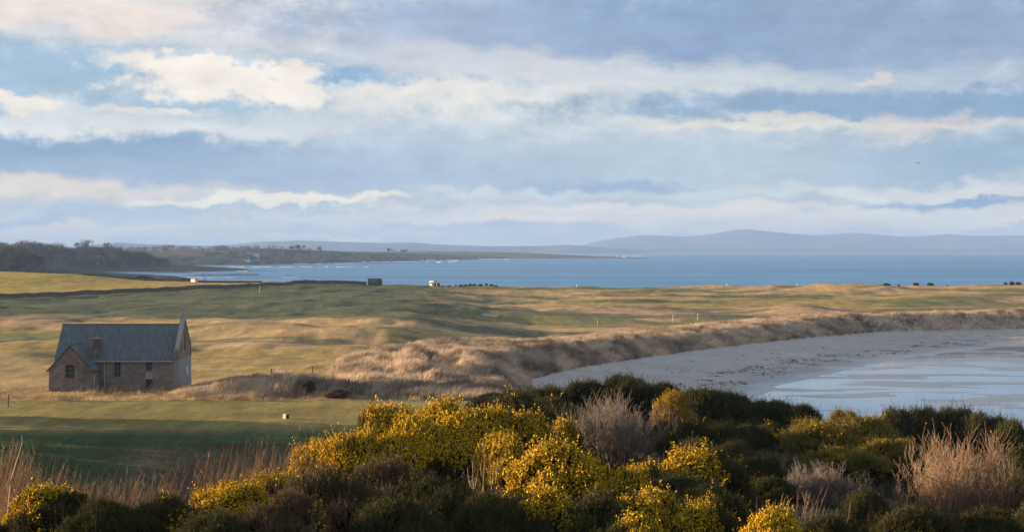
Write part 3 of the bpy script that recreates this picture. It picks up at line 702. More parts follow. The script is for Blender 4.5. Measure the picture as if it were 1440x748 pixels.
    if flower > 0:
        patch = np.sin(P[:,0]*2.1+seed*3)*np.cos(P[:,1]*1.9+seed)+.8*np.sin(P[:,2]*3.3+seed*2+P[:,0]*1.3)
        pr = sstep(-.5,.7, patch+(flower-.55)*2.6+(hz-.55)*2.2)*(.12+.88*sstep(.35,.65,hz))
        fs = np.where(rg.rand(n) < pr*min(1,flower*1.5)*.92)[0]
        NB = 6; k = len(fs); tb = rg.uniform(.25,1.12,(k,NB,1)); an = rg.uniform(0,6.28,(k,NB,1))
        rd = a1[fs][:,None,:]*np.cos(an)+a2[fs][:,None,:]*np.sin(an)
        c0 = P[fs][:,None,:]+ax[fs][:,None,:]*(ln[fs][:,None,None]*tb)+rd*.032*big
        c0 = c0.reshape(-1,3); s_ = rg.uniform(.009,.033,(len(c0),1))*big; u1 = unit(rg.normal(size=c0.shape)); u2 = unit(np.cross(u1, rg.normal(size=c0.shape))); u3 = np.cross(u1,u2)
        # each blossom: a small tetra-like tuft (4 tris)
        p0 = c0+u1*s_*1.5; p1 = c0-u1*s_*.5+u2*s_; p2 = c0-u1*s_*.5-u2*s_*.5+u3*s_*.87; p3_ = c0-u1*s_*.5-u2*s_*.5-u3*s_*.87
        FV = np.stack([p0,p1,p2, p0,p2,p3_, p0,p3_,p1, p1,p3_,p2],1).reshape(-1,3); FF = np.arange(len(FV)).reshape(-1,3)
        y0 = np.array([.74,.43,.012]) if not olive else np.array([.48,.27,.02]); y1 = np.array([.84,.60,.025]) if not olive else np.array([.55,.33,.03]); q = rg.rand(len(c0),1)
        fd = (FV, FF, np.repeat(y0*(1-q)+y1*q, 12, 0))
    mb = MB()
    for k in range(7):
        a = rg.uniform(0,6.28); r0 = rg.uniform(.05,.25)*rx; r1 = rg.uniform(.3,.75)*rx; zt = h*rg.uniform(.5,.8)
        mb.tube([(r0*np.cos(a),r0*np.sin(a),-.3),(r0*1.3*np.cos(a+.2),r0*1.3*np.sin(a+.2),zt*.4),(r1*np.cos(a+.1),r1*np.sin(a+.1),zt)], [.06,.045,.02], 5)
    return (V, F, col), fd, mb
folM = attrmat('gorse_foliage', .85, .08, .15, 30, trans=.12, objvar=True)
floM = attrmat('gorse_blossom', .7, .15, .12, 40, trans=.25)
barkM = simple('gorse_bark', (.16,.12,.09), .9, .3, 8)
PROTO = {}
def proto(key):
    if key in PROTO: return PROTO[key]
    f, fl, mb = gorse_data(**GSPEC[key])
    fm = npmesh('gorse_foliage', f[0], f[1], False, {'Col': f[2]}); fm.materials.append(folM)
    bl = None
    if fl: bl = npmesh('gorse_blossom', fl[0], fl[1], False, {'Col': fl[2]}); bl.materials.append(floM)
    t_ = mb.build('branches', barkM); bm_ = t_.data; bpy.data.objects.remove(t_)
    PROTO[key] = (fm, bl, bm_); return PROTO[key]
GSPEC = {
 'full':  dict(seed=1, flower=.88, rx=1.5, h=2.5, brown=.42),
 'full2': dict(seed=2, flower=.8, rx=1.5, h=2.5, brown=.58),
 'mid':   dict(seed=3, flower=.5, rx=1.5, h=2.5, brown=.4),
 'mid2':  dict(seed=4, flower=.42, rx=1.5, h=2.5, brown=.35),
 'few':   dict(seed=5, flower=.18, rx=1.5, h=2.5, brown=.25),
 'dark':  dict(seed=6, flower=0, rx=1.5, h=2.5, brown=.18),
 'dark2': dict(seed=7, flower=0, rx=1.5, h=2.5, brown=.3),
 'wild':  dict(seed=16, flower=0, rx=1.5, h=2.5, brown=.2, wild=1),
 'wild2': dict(seed=17, flower=.03, rx=1.5, h=2.5, brown=.3, wild=1),
 'wildo': dict(seed=18, flower=.38, rx=1.5, h=2.5, brown=.1, olive=1, wild=1),
 'brown': dict(seed=8, flower=.08, rx=1.5, h=2.5, brown=.75),
 'olive': dict(seed=9, flower=.25, rx=1.5, h=2.5, brown=.1, olive=1),
 'gold':  dict(seed=10, flower=1.0, rx=1.5, h=2.5, brown=.5, olive=1),
}
def gorse(key, X, Y, w, h, label, group=None, rz=None, z=None):
    if z is None: z = TZ(X, Y)
    if h < 2.2 and Y > 150: z -= .3*h; h *= 1.3
    e = empty('gorse_bush', (X,Y,z-.05), rz if rz is not None else random.uniform(0,6.28)); tag(e, label, 'gorse bush', group)
    e.scale = (w/3.0, w/3.0*random.uniform(.85,1.1), h/2.5)
    fm, bl, bm_ = proto(key)
    o = bpy.data.objects.new('foliage', fm); COL.objects.link(o); o.parent = e
    if bl: o = bpy.data.objects.new('blossom', bl); COL.objects.link(o); o.parent = e
    o = bpy.data.objects.new('branches', bm_); COL.objects.link(o); o.parent = e
    return e
random.seed(11)
# key bushes: (kind, centre px, top row, distance, width in px, label)
KEY = [
 ('mid', 72,686,36,120,'low gorse with a row of yellow flowers on top in the bottom left corner'),
 ('dark2',150,706,35,110,'dark gorse without flowers right of the bottom left flowering gorse'),
 ('few',235,700,36,110,'dark gorse with few yellow tips behind which tall dry stalks stand'),
 ('full2',325,678,38,110,'golden flowering gorse bush at the right end of the tall dry stalks'),
 ('full2',392,664,40,100,'flowering gorse touching the brown bush below the left end of the big flowering clump'),
 ('dark',300,722,33,110,'dark gorse along the bottom edge under the golden gorse by the stalks'),
 ('brown',455,672,37,120,'brown tipped gorse below the left end of the big flowering clump'),
 ('brown',400,700,34,130,'brown green gorse along the bottom edge left of the centre'),
 ('brown',545,656,40,130,'tall brown green gorse directly under the big flowering clump'),
 ('dark',620,676,39,130,'dark green gorse under the bare brown stems of the flowering clump'),
 ('dark2',560,706,35,150,'broad dark gorse at the bottom edge in front of the brown gorse'),
 ('dark',690,700,37,120,'dark gorse at the bottom edge left of the round flowering bush'),
 ('full2',450,618,51,85,'leftmost bush of the big flowering clump with brown underside'),
 ('full2',500,606,50,80,'second bush of the big flowering clump over pinkish dead wood'),
 ('full2',545,570,56,90,'high flowering gorse at the upper left corner of the big clump'),
 ('full',578,598,51,100,'brightest yellow gorse in the front of the big flowering clump'),
 ('full',640,594,52,110,'wide bright yellow gorse in the middle of the big flowering clump'),
 ('full',620,574,58,100,'yellow gorse along the top of the clump below the twiggy thorn'),
 ('full2',680,572,59,90,'yellow topped gorse at the upper right of the big clump'),
 ('mid',735,582,60,90,'half flowering dark gorse between the big clump and the dull green thicket'),
 ('few',730,558,68,100,'dark green gorse crown in front of the pale dunes'),
 ('full2',706,610,49,75,'small round flowering gorse right of the bare stems'),
 ('mid',790,592,62,60,'dark gorse with a yellow stripe of flowers left of the grey bare shrub'),
 ('full',786,632,43,125,'big round bright yellow gorse in the centre of the foreground'),
 ('mid',760,690,38,110,'gorse with yellow bits low under the big round yellow bush'),
 ('mid',868,662,43,85,'half flowering gorse right of the big round yellow bush'),
 ('mid2',905,655,46,85,'sparsely flowering gorse between the round yellow and the domed bush'),
 ('mid2',982,632,47,125,'large domed gorse dotted with yellow on its top and right shoulder'),
 ('few',840,700,37,110,'dark gorse with scattered flowers below the half flowering bush'),
 ('mid',915,690,38,110,'gorse with flowers low under the domed bush'),
 ('mid',885,728,32,100,'gorse with yellow tips cut by the bottom edge right of the centre'),
 ('mid2',990,706,37,90,'low dark gorse with yellow shoots under the domed bush'),
 ('full',1092,722,33,105,'brilliant yellow gorse at the bottom edge beside the dry reeds'),
 ('dark2',1222,696,36,90,'green gorse at the bottom edge left of the bare tawny shrub'),
 ('dark',1290,716,34,110,'low dark gorse at the bottom edge under the bare tawny shrub'),
 ('dark2',1385,722,34,120,'low green gorse in the bottom right corner'),
 ('dark2',1165,728,35,90,'low dark gorse at the bottom edge between the reeds and the green gorse'),
 ('dark',1062,640,60,80,'dark green gorse in the hollow right of the domed yellow dotted bush'),
 ('dark2',1085,672,52,74,'darker low gorse below the hollow beside the brilliant yellow bush'),
 ('gold',948,556,84,52,'small golden orange gorse ball glowing among the dark far thicket'),
 ('olive',1150,592,80,100,'olive gorse with orange bloom, left crown of the dull golden group'),
 ('olive',1205,588,82,90,'olive gorse with orange bloom, highest crown of the dull golden group'),
 ('olive',1245,618,76,80,'olive gorse with orange bloom, right crown of the dull golden group'),
 ('olive',1180,630,73,84,'olive gorse with orange bloom, lowest front crown of the dull golden group'),
 ('olive',1185,578,98,46,'small orange tipped gorse on the skyline of the thicket above the wet sand'),
 ('dark2',1215,590,99,40,'small dark gorse right of the orange tipped one on the thicket skyline'),
 ('dark',770,546,90,70,'dark gorse at the left end of the far thicket beside the beach'),
 ('dark2',825,538,92,80,'dark gorse on the far thicket skyline left of the tallest crown'),
 ('dark',878,531,94,70,'tallest dark crown on the skyline of the far thicket above the grey bare shrub'),
 ('dark2',925,541,92,70,'dark crown just behind the small golden ball'),
 ('dark',985,549,90,80,'dark green crown right of the small golden ball'),
 ('dark2',1030,556,92,80,'dark crown on the far thicket where the wet sand begins'),
 ('dark',1080,566,92,80,'broad dark crown below the tip of the shining wet sand'),
 ('dark2',1120,571,96,70,'dark crown under the wet sand left of the orange tipped gorse'),
 ('dark',1262,579,104,60,'left dark crown of the right thicket against the wet sand'),
 ('dark2',1300,577,106,60,'second dark crown of the right thicket against the wet sand'),
 ('dark2',1340,578,104,65,'middle dark crown of the right thicket against the wet sand'),
 ('dark',1385,586,102,60,'fourth dark crown of the right thicket above the tawny shrub'),
 ('dark2',1425,596,98,60,'rightmost dark crown of the right thicket at the picture edge'),
]
placed = []
for (k, px, row, Y, wpx, lab) in KEY:
    if Y > 72 and k in ('dark','dark2','olive'): k = {'dark':'wild','dark2':'wild2','olive':'wildo'}[k]; wpx *= 1.12
    X = W(px, Y); z = TZ(X, Y); h = max(1.0, Zr(row, Y)-z); w_ = wpx*Y/FPX*1.22
    gorse(k, X, Y, w_, h*1.02, lab, 'gorse thicket on the slope', z=z); placed.append((X, Y, w_/2))
# the rest of the thicket, none of it higher than the skyline of the key bushes in front of what the photo shows behind
PR = [(-60,722),(0,722),(200,716),(300,700),(400,668),(430,640),(480,630),(520,600),(560,588),(720,585),(740,560),(800,552),(900,548),(1000,562),(1100,578),(1160,590),(1220,604),(1260,592),(1400,600),(1460,606),(1560,610)]
prx = [p[0] for p in PR]; pry = [p[1] for p in PR]
rg = random.Random(5); nfill = 0; tries = 0
HOLES = [(865,600,62),(1360,668,85),(1150,690,55)]      # leave the bare shrubs open to view
while nfill < 115 and tries < 6000:
    tries += 1
    Y = 31*(118/31)**rg.random(); px = rg.uniform(-90, 1540); X = W(px, Y)
    lim = np.interp(px, prx, pry)
    if px < 420 and Y > 39: continue
    z = TZ(X, Y); hmax = Zr(lim+4, Y)-z
    if hmax < 1.0: continue
    h = min(hmax, rg.uniform(1.7,2.7)); wd = rg.uniform(1.5,2.2)*max(1.,h*.55)*1.25
    if any(math.hypot(X-a, Y-b) < (wd/2+r)*.62 for a,b,r in placed): continue
    rtop = HOR+(CAMZ-z-h)*FPX/Y
    if any(abs(px-a) < c+wd*FPX/Y*.4 and rtop < b+c*.8 and Y < yy for (a,b,c),yy in zip(HOLES,(70,48,66))): continue
    if any(K[0] in ('full','full2','mid','gold','olive') and Y < K[3] and abs(px-K[1]) < K[4]*.5+wd*FPX/Y*.42 and rtop < K[2]+K[4]*.75 for K in KEY): continue
    if px > 1100 and Y > 62: kk = rg.choice(['dark','dark2','olive','dark2'])
    elif Y > 62: kk = rg.choice(['dark','dark2','dark','few'])
    elif px < 420: kk = rg.choice(['dark','few','dark2'])
    else: kk = rg.choice(['dark','dark2','few','mid2','brown'])
    zone = 'far' if Y > 66 else 'near'
    has = {'few':'sparsely flowering','mid2':'sparsely flowering','olive':'dull olive','brown':'brown green'}.get(kk,'dark flowerless')
    gorse(kk, X, Y, wd, h, f'{has} gorse filling the {"far half" if zone=="far" else "near half"} of the thicket', f'{has} gorse in the {zone} thicket', z=z)
    placed.append((X,Y,wd/2)); nfill += 1
print('gorse fill', nfill, tries)
# small bushes on the terrace edge and among the dunes
for (k, px, row, base, wpx, lab) in [('dark2',690,553,574,56,'dark gorse at the end of the terrace against the pale dune'),('dark',722,549,572,50,'dark gorse against the beach at the end of the terrace'),
      ('few',436,536,552,20,'low green bush in the dune grass between two posts'),('brown',478,548,560,30,'brownish low bush at the edge of the mown terrace')]:
    X, Y, Z = hit(px, base, 160, 240); h = max(.8,Zr(row, Y)-Z); gorse(k, X, Y, wpx*Y/FPX*1.15, h, lab)
# scrub on the seaward horizon of the links
SX = [(622,1.0),(632,1.2),(641,1.1),(648,1.5),(655,1.4),(661,1.6),(667,1.2),(676,1.3),(684,1.5),(691,1.3),(697,1.1),(1150,1.1),(1205,1.4),(1214,1.8),(1237,1.5),(1247,2.3),(1264,1.3),(1288,1.9),(1308,2.0),(1332,1.0),(1414,1.6),(1423,2.4),(1432,2.0)]
for i,(px,h) in enumerate(SX):
    Y = 694+rg.uniform(-4,8); X = W(px, Y); h *= .58
    nm = ['dark','dark2'][i%2]
    lb = 'small dark shrub in the row right of the white hut' if px < 700 else 'small dark shrub on the skyline of the links against the blue sea'
    gorse(nm, X, Y, h*rg.uniform(1.3,3.2), h, lb, 'shrubs right of the white hut' if px < 700 else 'shrubs on the skyline of the links')

# ---------------------------------------------------------------- bare shrubs
def bare_mesh(seed, rx, h, n0=26, depth=4, up=.5, th=.03, lean=0.0, curl=.25, fan=.9):
    rg = np.random.RandomState(seed); mb = MB(); fine = MB()
    def grow(p, d, L, r, lev):
        pts = [p]; q = p.copy(); dd = d.copy(); n = 4
        for i in range(n):
            dd = dd+rg.normal(size=3)*curl*.5+np.array([lean*.1,0,up*.16]); dd /= np.linalg.norm(dd); q = q+dd*L/n; pts.append(q.copy())
        rs = [max(r*(1-.75*i/n), .0035) for i in range(n+1)]
        (mb if lev < 2 else fine).tube(pts, rs, 5 if lev == 0 else 3, cap=False)
        if lev < depth:
            for k in range(rg.randint(3,5) if lev < depth-1 else rg.randint(3,6)):
                i = rg.randint(1, n+1); nd = dd*.7+rg.normal(size=3)*.55+np.array([0,0,up*.4]); nd /= np.linalg.norm(nd)
                grow(pts[i].copy(), nd, L*rg.uniform(.5,.72), rs[i]*.62, lev+1)
    for k in range(n0):
        a = rg.uniform(0,6.28); s = rg.uniform(0,1)**.7; d = np.array([math.cos(a)*s*fan, math.sin(a)*s*fan, 1-.45*s]); d /= np.linalg.norm(d)
        grow(np.array([math.cos(a)*s*rx*.3, math.sin(a)*s*rx*.3, -.1]), d, h*rg.uniform(.36,.46), th*rg.uniform(.7,1.1), 0)
    return mb, fine
def bare_shrub(px, row, Y, wpx, label, mats, seed, **k):
    X = W(px, Y); z = TZ(X, Y); h = Zr(row, Y)-z; rx = wpx*Y/FPX/2
    mb, fine = bare_mesh(seed, rx, h, **k)
    e = empty('bare_shrub', (X,Y,z)); tag(e, label, 'shrub')
    a = mb.build('stems', mats[0], e); b = fine.build('twigs', mats[1], e)
    V = np.array(fine.v); s = h/np.percentile(V[:,2], 99.5); sx = rx/np.percentile(np.abs(V[:,0]), 97)
    for o in (a, b): o.scale = (sx, sx, s)
    return e
tw1 = simple('tawny_twig', (.20,.128,.082), .85, .3, 5); tw1s = simple('tawny_stem', (.17,.115,.078), .85, .3, 5)
tw2 = simple('grey_twig', (.125,.098,.085), .9, .3, 5); tw2s = simple('grey_stem', (.16,.125,.10), .9, .3, 5)
bare_shrub(1362,614,47,176,'large bare tawny shrub with upswept twigs at the right edge', (tw1s,tw1), 21, n0=95, depth=3, up=.8, th=.018)
bare_shrub(868,558,70,128,'grey leafless shrub in the middle of the thicket left of the golden ball', (tw2s,tw2), 22, n0=70, depth=3, up=1.0, th=.022, curl=.18, fan=.75)
bare_shrub(1150,652,62,120,'dim purplish leafless shrub in the shaded hollow below the olive gorse', (tw2s,tw2), 23, n0=60, depth=3, up=.8, th=.02)
bare_shrub(1090,628,66,70,'small dim leafless shrub in the hollow left of the olive gorse', (tw2s,tw2), 24, n0=16, depth=3, up=.8, th=.028)
bare_shrub(625,553,60,110,'twiggy thorn shrub poking above the big flowering clump', (simple('thorn_stem',(.12,.10,.07)),simple('thorn_twig',(.13,.12,.06))), 25, n0=12, depth=3, up=.2, th=.035, curl=.3, fan=1.2)
bare_shrub(672,625,47,60,'pale bare forked stems beneath the flowering clump', (simple('pale_stem',(.30,.23,.18)),tw1), 26, n0=7, depth=2, up=.5, th=.055)
# ================================================================== GRASSES
def dtint(P): return np.clip(1+.95*fbm(P[:,0]/2.3,P[:,1]/5,401,3)+.7*fbm(P[:,0]/8,P[:,1]/14,403,3), .45, 1.5)
def blades(name, P, H, Wd, lean, colA, colB, label, seed, nb=6, spread=.12, curve=.25, mat=None, leandir=(1,0), tint=None):
    """P (n,3) tuft feet; each tuft nb curved blades of two faces"""
    rg = np.random.RandomState(seed); n = len(P)
    base = np.repeat(P, nb, 0); m = len(base)
    a = rg.uniform(0,6.28,m); rr = rg.rand(m)**.5*spread
    base = base + np.stack([np.cos(a)*rr, np.sin(a)*rr, -.05+0*a],-1)
    h = (np.repeat(H, nb) if np.ndim(H) else H)*rg.uniform(.55,1.1,m)
    d = np.stack([np.cos(a)*.45+leandir[0]*lean*3, np.sin(a)*.45+leandir[1]*lean*3, 0*a],-1)*rg.uniform(.3,1,m)[:,None]
    b2 = rg.uniform(0,6.28,m); wv = np.stack([np.cos(b2), np.sin(b2)*.5, 0*b2],-1)*(Wd*rg.uniform(.6,1.3,m))[:,None]/2
    mid = base+np.stack([0*a,0*a,h*.55],-1)+d*(h*curve*.55)[:,None]; tip = base+np.stack([0*a,0*a,h],-1)+d*(h*curve*1.9)[:,None]
    V = np.stack([base-wv, base+wv, mid-wv*.8, mid+wv*.8, tip],1).reshape(-1,3)
    i = np.arange(m)[:,None]*5; F = np.concatenate([i+[0,1,3], i+[0,3,2], i+[2,3,4]],0)
    t_ = rg.rand(m,1); c = np.array(colA)*(1-t_)+np.array(colB)*t_; c = c*np.repeat(tint, nb)[:,None] if tint is not None else c
    c = np.repeat(c, 5, 0)
    o = link(name, npmesh(name, V, F, False, {'Col': c}), mat or strawM); o['label'] = label; tag(o, kind='stuff'); return o
strawM = attrmat('dry_grass', .8, .15, .15, 8, trans=.35)
rgn = np.random.RandomState(77)
# marram on the dunes
N = 900000; u = rgn.uniform(-.14,.36,N); Y = 196+(520-196)*rgn.rand(N)**1.0; X = u*Y
near_ok = rgn.rand(N) < np.clip((300/Y),.25,1)
X, Y = X[near_ok], Y[near_ok]; T = terrain(X, Y, True)
cl = fbm(X/2.2, Y/2.6, 301, 3)
k = (T['dune'] > .35) & (T['sd'] > -.5) & (rgn.rand(len(X)) < .35+.9*np.clip(cl+.15,0,1)); k = np.where(k)[0]
print('marram', len(k), flush=True); k = k[:120000]
P = np.column_stack([X[k],Y[k],T['z'][k]]); Hh = .65+.4*np.clip(cl[k],-.5,1)
blades('dune_grass', P, Hh, .055, .25, (.44,.335,.24), (.31,.235,.17), 'tawny marram grass covering the dunes', 5, nb=6, spread=.35, curve=.3, tint=dtint(P))
kk2 = k[rgn.rand(len(k)) < .22]; cl2 = kk2
blades('dune_tussocks', np.column_stack([X[cl2],Y[cl2],T['z'][cl2]+.1]), .75+.5*rgn.rand(len(cl2)), .085, .25, (.50,.375,.26), (.34,.255,.18), 'larger pale marram tussocks on the dunes', 15, nb=13, spread=.55, curve=.45, tint=dtint(np.column_stack([X[cl2],Y[cl2]]))*(.8+.4*rgn.rand(len(cl2))))
# rough grass strip by the chapel and at the dune foot
N = 60000; X = rgn.uniform(-75,-1,N); Y = rgn.uniform(198,212,N); T = terrain(X,Y,True)
dens = fbm(X/3,Y/2,311,3)*.5+.5+.25*(X > -36)
k = np.where((rgn.rand(N) < dens*.55) & (T['sd'] > 4) & ~((X > -57)&(X < -41.5)&(Y > 208.6)))[0]; X,Y,Z = X[k],Y[k],T['z'][k]
tall = sstep(.45,.8,fbm(X/1.6,Y/1.6,313,3)*.5+.5)
blades('rough_grass', np.column_stack([X,Y,Z]), .22+.6*tall, .03, .1, (.50,.36,.21), (.33,.23,.14), 'rough dead grass and dock along the back of the mown terrace', 6, nb=4, spread=.3, tint=np.clip(1+.8*fbm(X/1.5,Y/3,405,3),.5,1.5))
# shaded tussocks on the bank below the terrace
N = 40000; X = rgn.uniform(-52,-8,N); Y = rgn.uniform(118,160,N); T = terrain(X,Y,True)
k = np.where((rgn.rand(N) < (fbm(X/4,Y/4,321,3)*.5+.5)*sstep(-34,-24,X)+.03) & (T['sB'] < .3))[0]; X,Y,Z = X[k],Y[k],T['z'][k]
blades('bank_grass', np.column_stack([X,Y,Z]), .42, .03, .1, (.19,.12,.085), (.11,.10,.05), 'reddish tussock grass on the shaded bank', 7, nb=5, spread=.25)
# short turf in front, left slope
N = 60000; Y = 60+(160-60)*rgn.rand(N); X = rgn.uniform(-.40,-.1,N)*Y; T = terrain(X,Y,True); k = T['sB'] < .4
blades('slope_grass', np.column_stack([X,Y,T['z']])[k], .2, .03, .05, (.05,.085,.025), (.09,.10,.035), 'green grass on the shaded slope', 8, nb=4, spread=.3)
# thin turf texture across the terrace
N = 50000; Y = rgn.uniform(163,203,N); X = rgn.uniform(-70,8,N); T = terrain(X,Y,True); k = T['sd'] > 4
blades('terrace_turf', np.column_stack([X,Y,T['z']])[k], .07, .05, .05, (.17,.15,.045), (.12,.12,.035), 'close mown turf of the terrace', 9, nb=3, spread=.35)
# tall dry stalks behind the left foreground gorse
def stalks(name, n, pxr, Yr, hr, label, seed, th=.011, cluster=14, col=((.46,.31,.18),(.33,.22,.13)), lean=.22, prof=None):
    rg = np.random.RandomState(seed); V = []; F = []; Cc = []; off = 0
    cx = rg.uniform(*pxr, cluster); cy = rg.uniform(*Yr, cluster)
    for i in range(n):
        if rg.rand() < .65: j = rg.randint(cluster); px = cx[j]+rg.normal()*9; Y = cy[j]+rg.normal()*.5
        else: px = rg.uniform(*pxr); Y = rg.uniform(*Yr)
        X = W(px, Y); z = TZ(X, Y) if False else None
        V.append((X, Y, px))
    A = np.array(V); Zs = terrain(A[:,0], A[:,1])
    VV = []; FF = []; CC = []; o = 0
    for i in range(n):
        X, Y, px = A[i]; h = rg.uniform(*hr)*(rg.rand()**.25)
        if prof is not None: h *= np.interp(px, *prof)
        ln = lean*rg.uniform(.2,1.6); b = rg.uniform(-.3,.3); m = 6; pts = []
        for s in np.linspace(0,1,m): pts.append(np.array([X+h*(ln*s+.12*ln*s*s)+.02*rg.normal()*s, Y+h*b*.3*s, Zs[i]-.1+h*s*(1-.04*s)]))
        r = th*rg.uniform(.7,1.4); c = np.array(col[0]) if rg.rand() < .6 else np.array(col[1]); c = c*rg.uniform(.8,1.2)
        for s, p in enumerate(pts):
            rr = r*(1-.6*s/(m-1))
            for q in range(3): VV.append(p+rr*np.array([math.cos(q*2.094), math.sin(q*2.094), 0])); CC.append(c)
            if s:
                for q in range(3): a = o+(s-1)*3+q; b_ = o+(s-1)*3+(q+1)%3; FF.append((a,b_,b_+3)); FF.append((a,b_+3,a+3))
        o += m*3
        # small side shoots and seed husks
        for q in range(rg.randint(2,7)):
            s = rg.uniform(.35,1); k = min(int(s*(m-1)), m-2); p = pts[k]+(pts[k+1]-pts[k])*(s*(m-1)-k); d = np.array([rg.normal()*.5+.3, rg.normal()*.5, 1.0]); d /= np.linalg.norm(d); L = rg.uniform(.05,.22)*h*.7; w_ = r*rg.uniform(.6,1.6)
            e = p+d*L; x = np.array([w_,0,0]); VV += [p-x*.5,p+x*.5,e]; CC += [c,c,c]; FF.append((o,o+1,o+2)); o += 3
    ob = link(name, npmesh(name, np.array(VV), np.array(FF), False, {'Col': np.array(CC)}), strawM); ob['label'] = label; tag(ob, kind='stuff'); return ob
stalks('dry_stalks', 1150, (-40,450), (38.5,44), (1.3,2.3), 'tall dry willowherb stalks leaning right behind the left gorse', 31, cluster=46, th=.012,
       prof=([0,60,130,200,260,330,400,440],[1.15,.9,.8,.85,.95,1.15,1.35,1.1]))
stalks('dry_stalks', 26, (1045,1075), (38,40), (1.5,2.4), 'few dry stalks right of the domed gorse', 32, cluster=3)
stalks('dry_stalks', 90, (1060,1200), (36,39), (1.5,2.4), 'dry reed stalks behind the brilliant yellow gorse', 33, cluster=8)
stalks('dry_stalks', 60, (830,900), (69,71), (.8,1.2), 'pale dry stems at the top of the grey leafless shrub', 34, cluster=5)
stalks('dry_stalks', 230, (120,262), (205,209), (.7,1.7), 'dead upright stalks in front of the chapel wall', 36, cluster=12, th=.03)
stalks('dry_stalks', 260, (255,500), (200,204), (.6,1.3), 'pale upright stalks along the edge of the mown terrace below the grassy mound', 37, cluster=22, th=.028)
# one long bent stem at far left
mb = MB(); Y = 38.5; X = W(8,Y); z = TZ(X,Y)
mb.tube([(0,0,0),(.03,0,.9),(.10,0,1.6),(.25,0,2.1),(.36,0,2.45),(.355,0,2.65)], [.016,.014,.012,.009,.006,.004], 5)
o = mb.build('tall_stem', simple('pale_stalk', (.42,.31,.2)), loc=(X,Y,z)); tag(o, 'tallest single pale curved stem standing at the left edge', 'plant stem')
# wrack line on the beach
N = 3000; s = rgn.rand(N); ii = rgn.randint(0, 9, N); seg0 = TOE[4:13]; seg1 = TOE[5:14]
p = seg0[ii]+(seg1[ii]-seg0[ii])*s[:,None]; d = seg1[ii]-seg0[ii]; nrm = np.stack([d[:,1],-d[:,0]],-1); nrm /= np.linalg.norm(nrm,axis=1)[:,None]
band = rgn.randint(0,3,N); dist = np.array([16,24,29])[band]+rgn.normal(size=N)*np.array([5,1.3,1.6])[band]+3*fbm(p[:,0]/14,p[:,1]/14,331,3)
p = p+nrm*dist[:,None]; kk = (fbm(p[:,0]/10,p[:,1]/6,333,3) > .02+.1*(band == 0)) ; p = p[kk]; zz = terrain(p[:,0],p[:,1])
k = p[:,1] > 200; p, zz = p[k], zz[k]; m = len(p); V = []; F = []; o = 0
for i in range(m):
    q = 6; r = rgn.uniform(.08,.3)*(1.6 if rgn.rand() < .1 else 1); an = np.sort(rgn.uniform(0,6.28,q)); V.append(np.column_stack([p[i,0]+np.cos(an)*r*1.8, p[i,1]+np.sin(an)*r, np.full(q, zz[i]+.03)])); V.append([[p[i,0],p[i,1],zz[i]+.03+r*.28]])
    for j in range(q): F.append((o+j, o+(j+1)%q, o+q))
    o += q+1
ob = link('seaweed', npmesh('seaweed', np.vstack(V), np.array(F)), simple('dark_wrack', (.045,.04,.035), .7)); ob['label'] = 'dark seaweed strewn in lines along the beach'; tag(ob, kind='stuff')
# ================================================================== FAR SHORE: WOODS, TREES, HOUSES, ROCKS, SURF
def treecloud(seed, n=900, rx=1, h=1.0, bare=False):
    rg = np.random.RandomState(seed); nl = 9
    C = np.column_stack([rg.normal(size=nl)*.30, rg.normal(size=nl)*.30, rg.uniform(.5,.82,nl)]); r = rg.uniform(.16,.30,nl)
    li = rg.randint(0,nl,n); q = unit(rg.normal(size=(n,3))); P = C[li]+q*(r[li]*rg.uniform(.5,1,n))[:,None]
    e1 = unit(rg.normal(size=(n,3))); e2 = unit(np.cross(e1, rg.normal(size=(n,3)))); s = rg.uniform(.02,.05,(n,1))
    V = np.stack([P+e1*s, P-e1*s*.5+e2*s, P-e1*s*.5-e2*s],1).reshape(-1,3)
    return V
crownM = simple('winter_crown', (.065,.055,.04), .95, .3, 2); crownG = simple('evergreen_crown', (.035,.05,.03), .95, .3, 2); trunkM = simple('far_bark', (.08,.065,.05), .95)
crownB = simple('bare_crown', (.09,.07,.055), .95, .3, 2)
def ztop(V, X, Y):
    A = V.reshape(-1,3); d = (A[:,0]-X)**2+((A[:,1]-Y)*1.0)**2; k = np.argsort(d)[:4]; w_ = 1/(d[k]+1); return float((A[k,2]*w_).sum()/w_.sum())
def treeobj(name, px, Y, h, w_, label, mat, land, seed, group=None, zadd=0):
    h *= .8; w_ *= .8; X = W(px,Y); z = ztop(land, X, Y)-.3+zadd; e = empty(name, (X,Y,z)); tag(e, label, 'tree', group)
    V = treecloud(seed, 700)*np.array([w_*.95,w_*.95,h*1.05]); link('crown', npmesh('crown', V, np.arange(len(V)).reshape(-1,3)), mat, e)
    mb = MB(); mb.tube([(0,0,-1),(.1*w_*.3,0,h*.35),(0,0,h*.62)], [h*.035,h*.028,h*.012], 6)
    for a in range(4): mb.tube([(0,0,h*.32),(math.cos(a*1.6)*w_*.2,math.sin(a*1.6)*w_*.2,h*.58)], [h*.015,h*.006], 4)
    mb.build('trunk', trunkM, e); return e
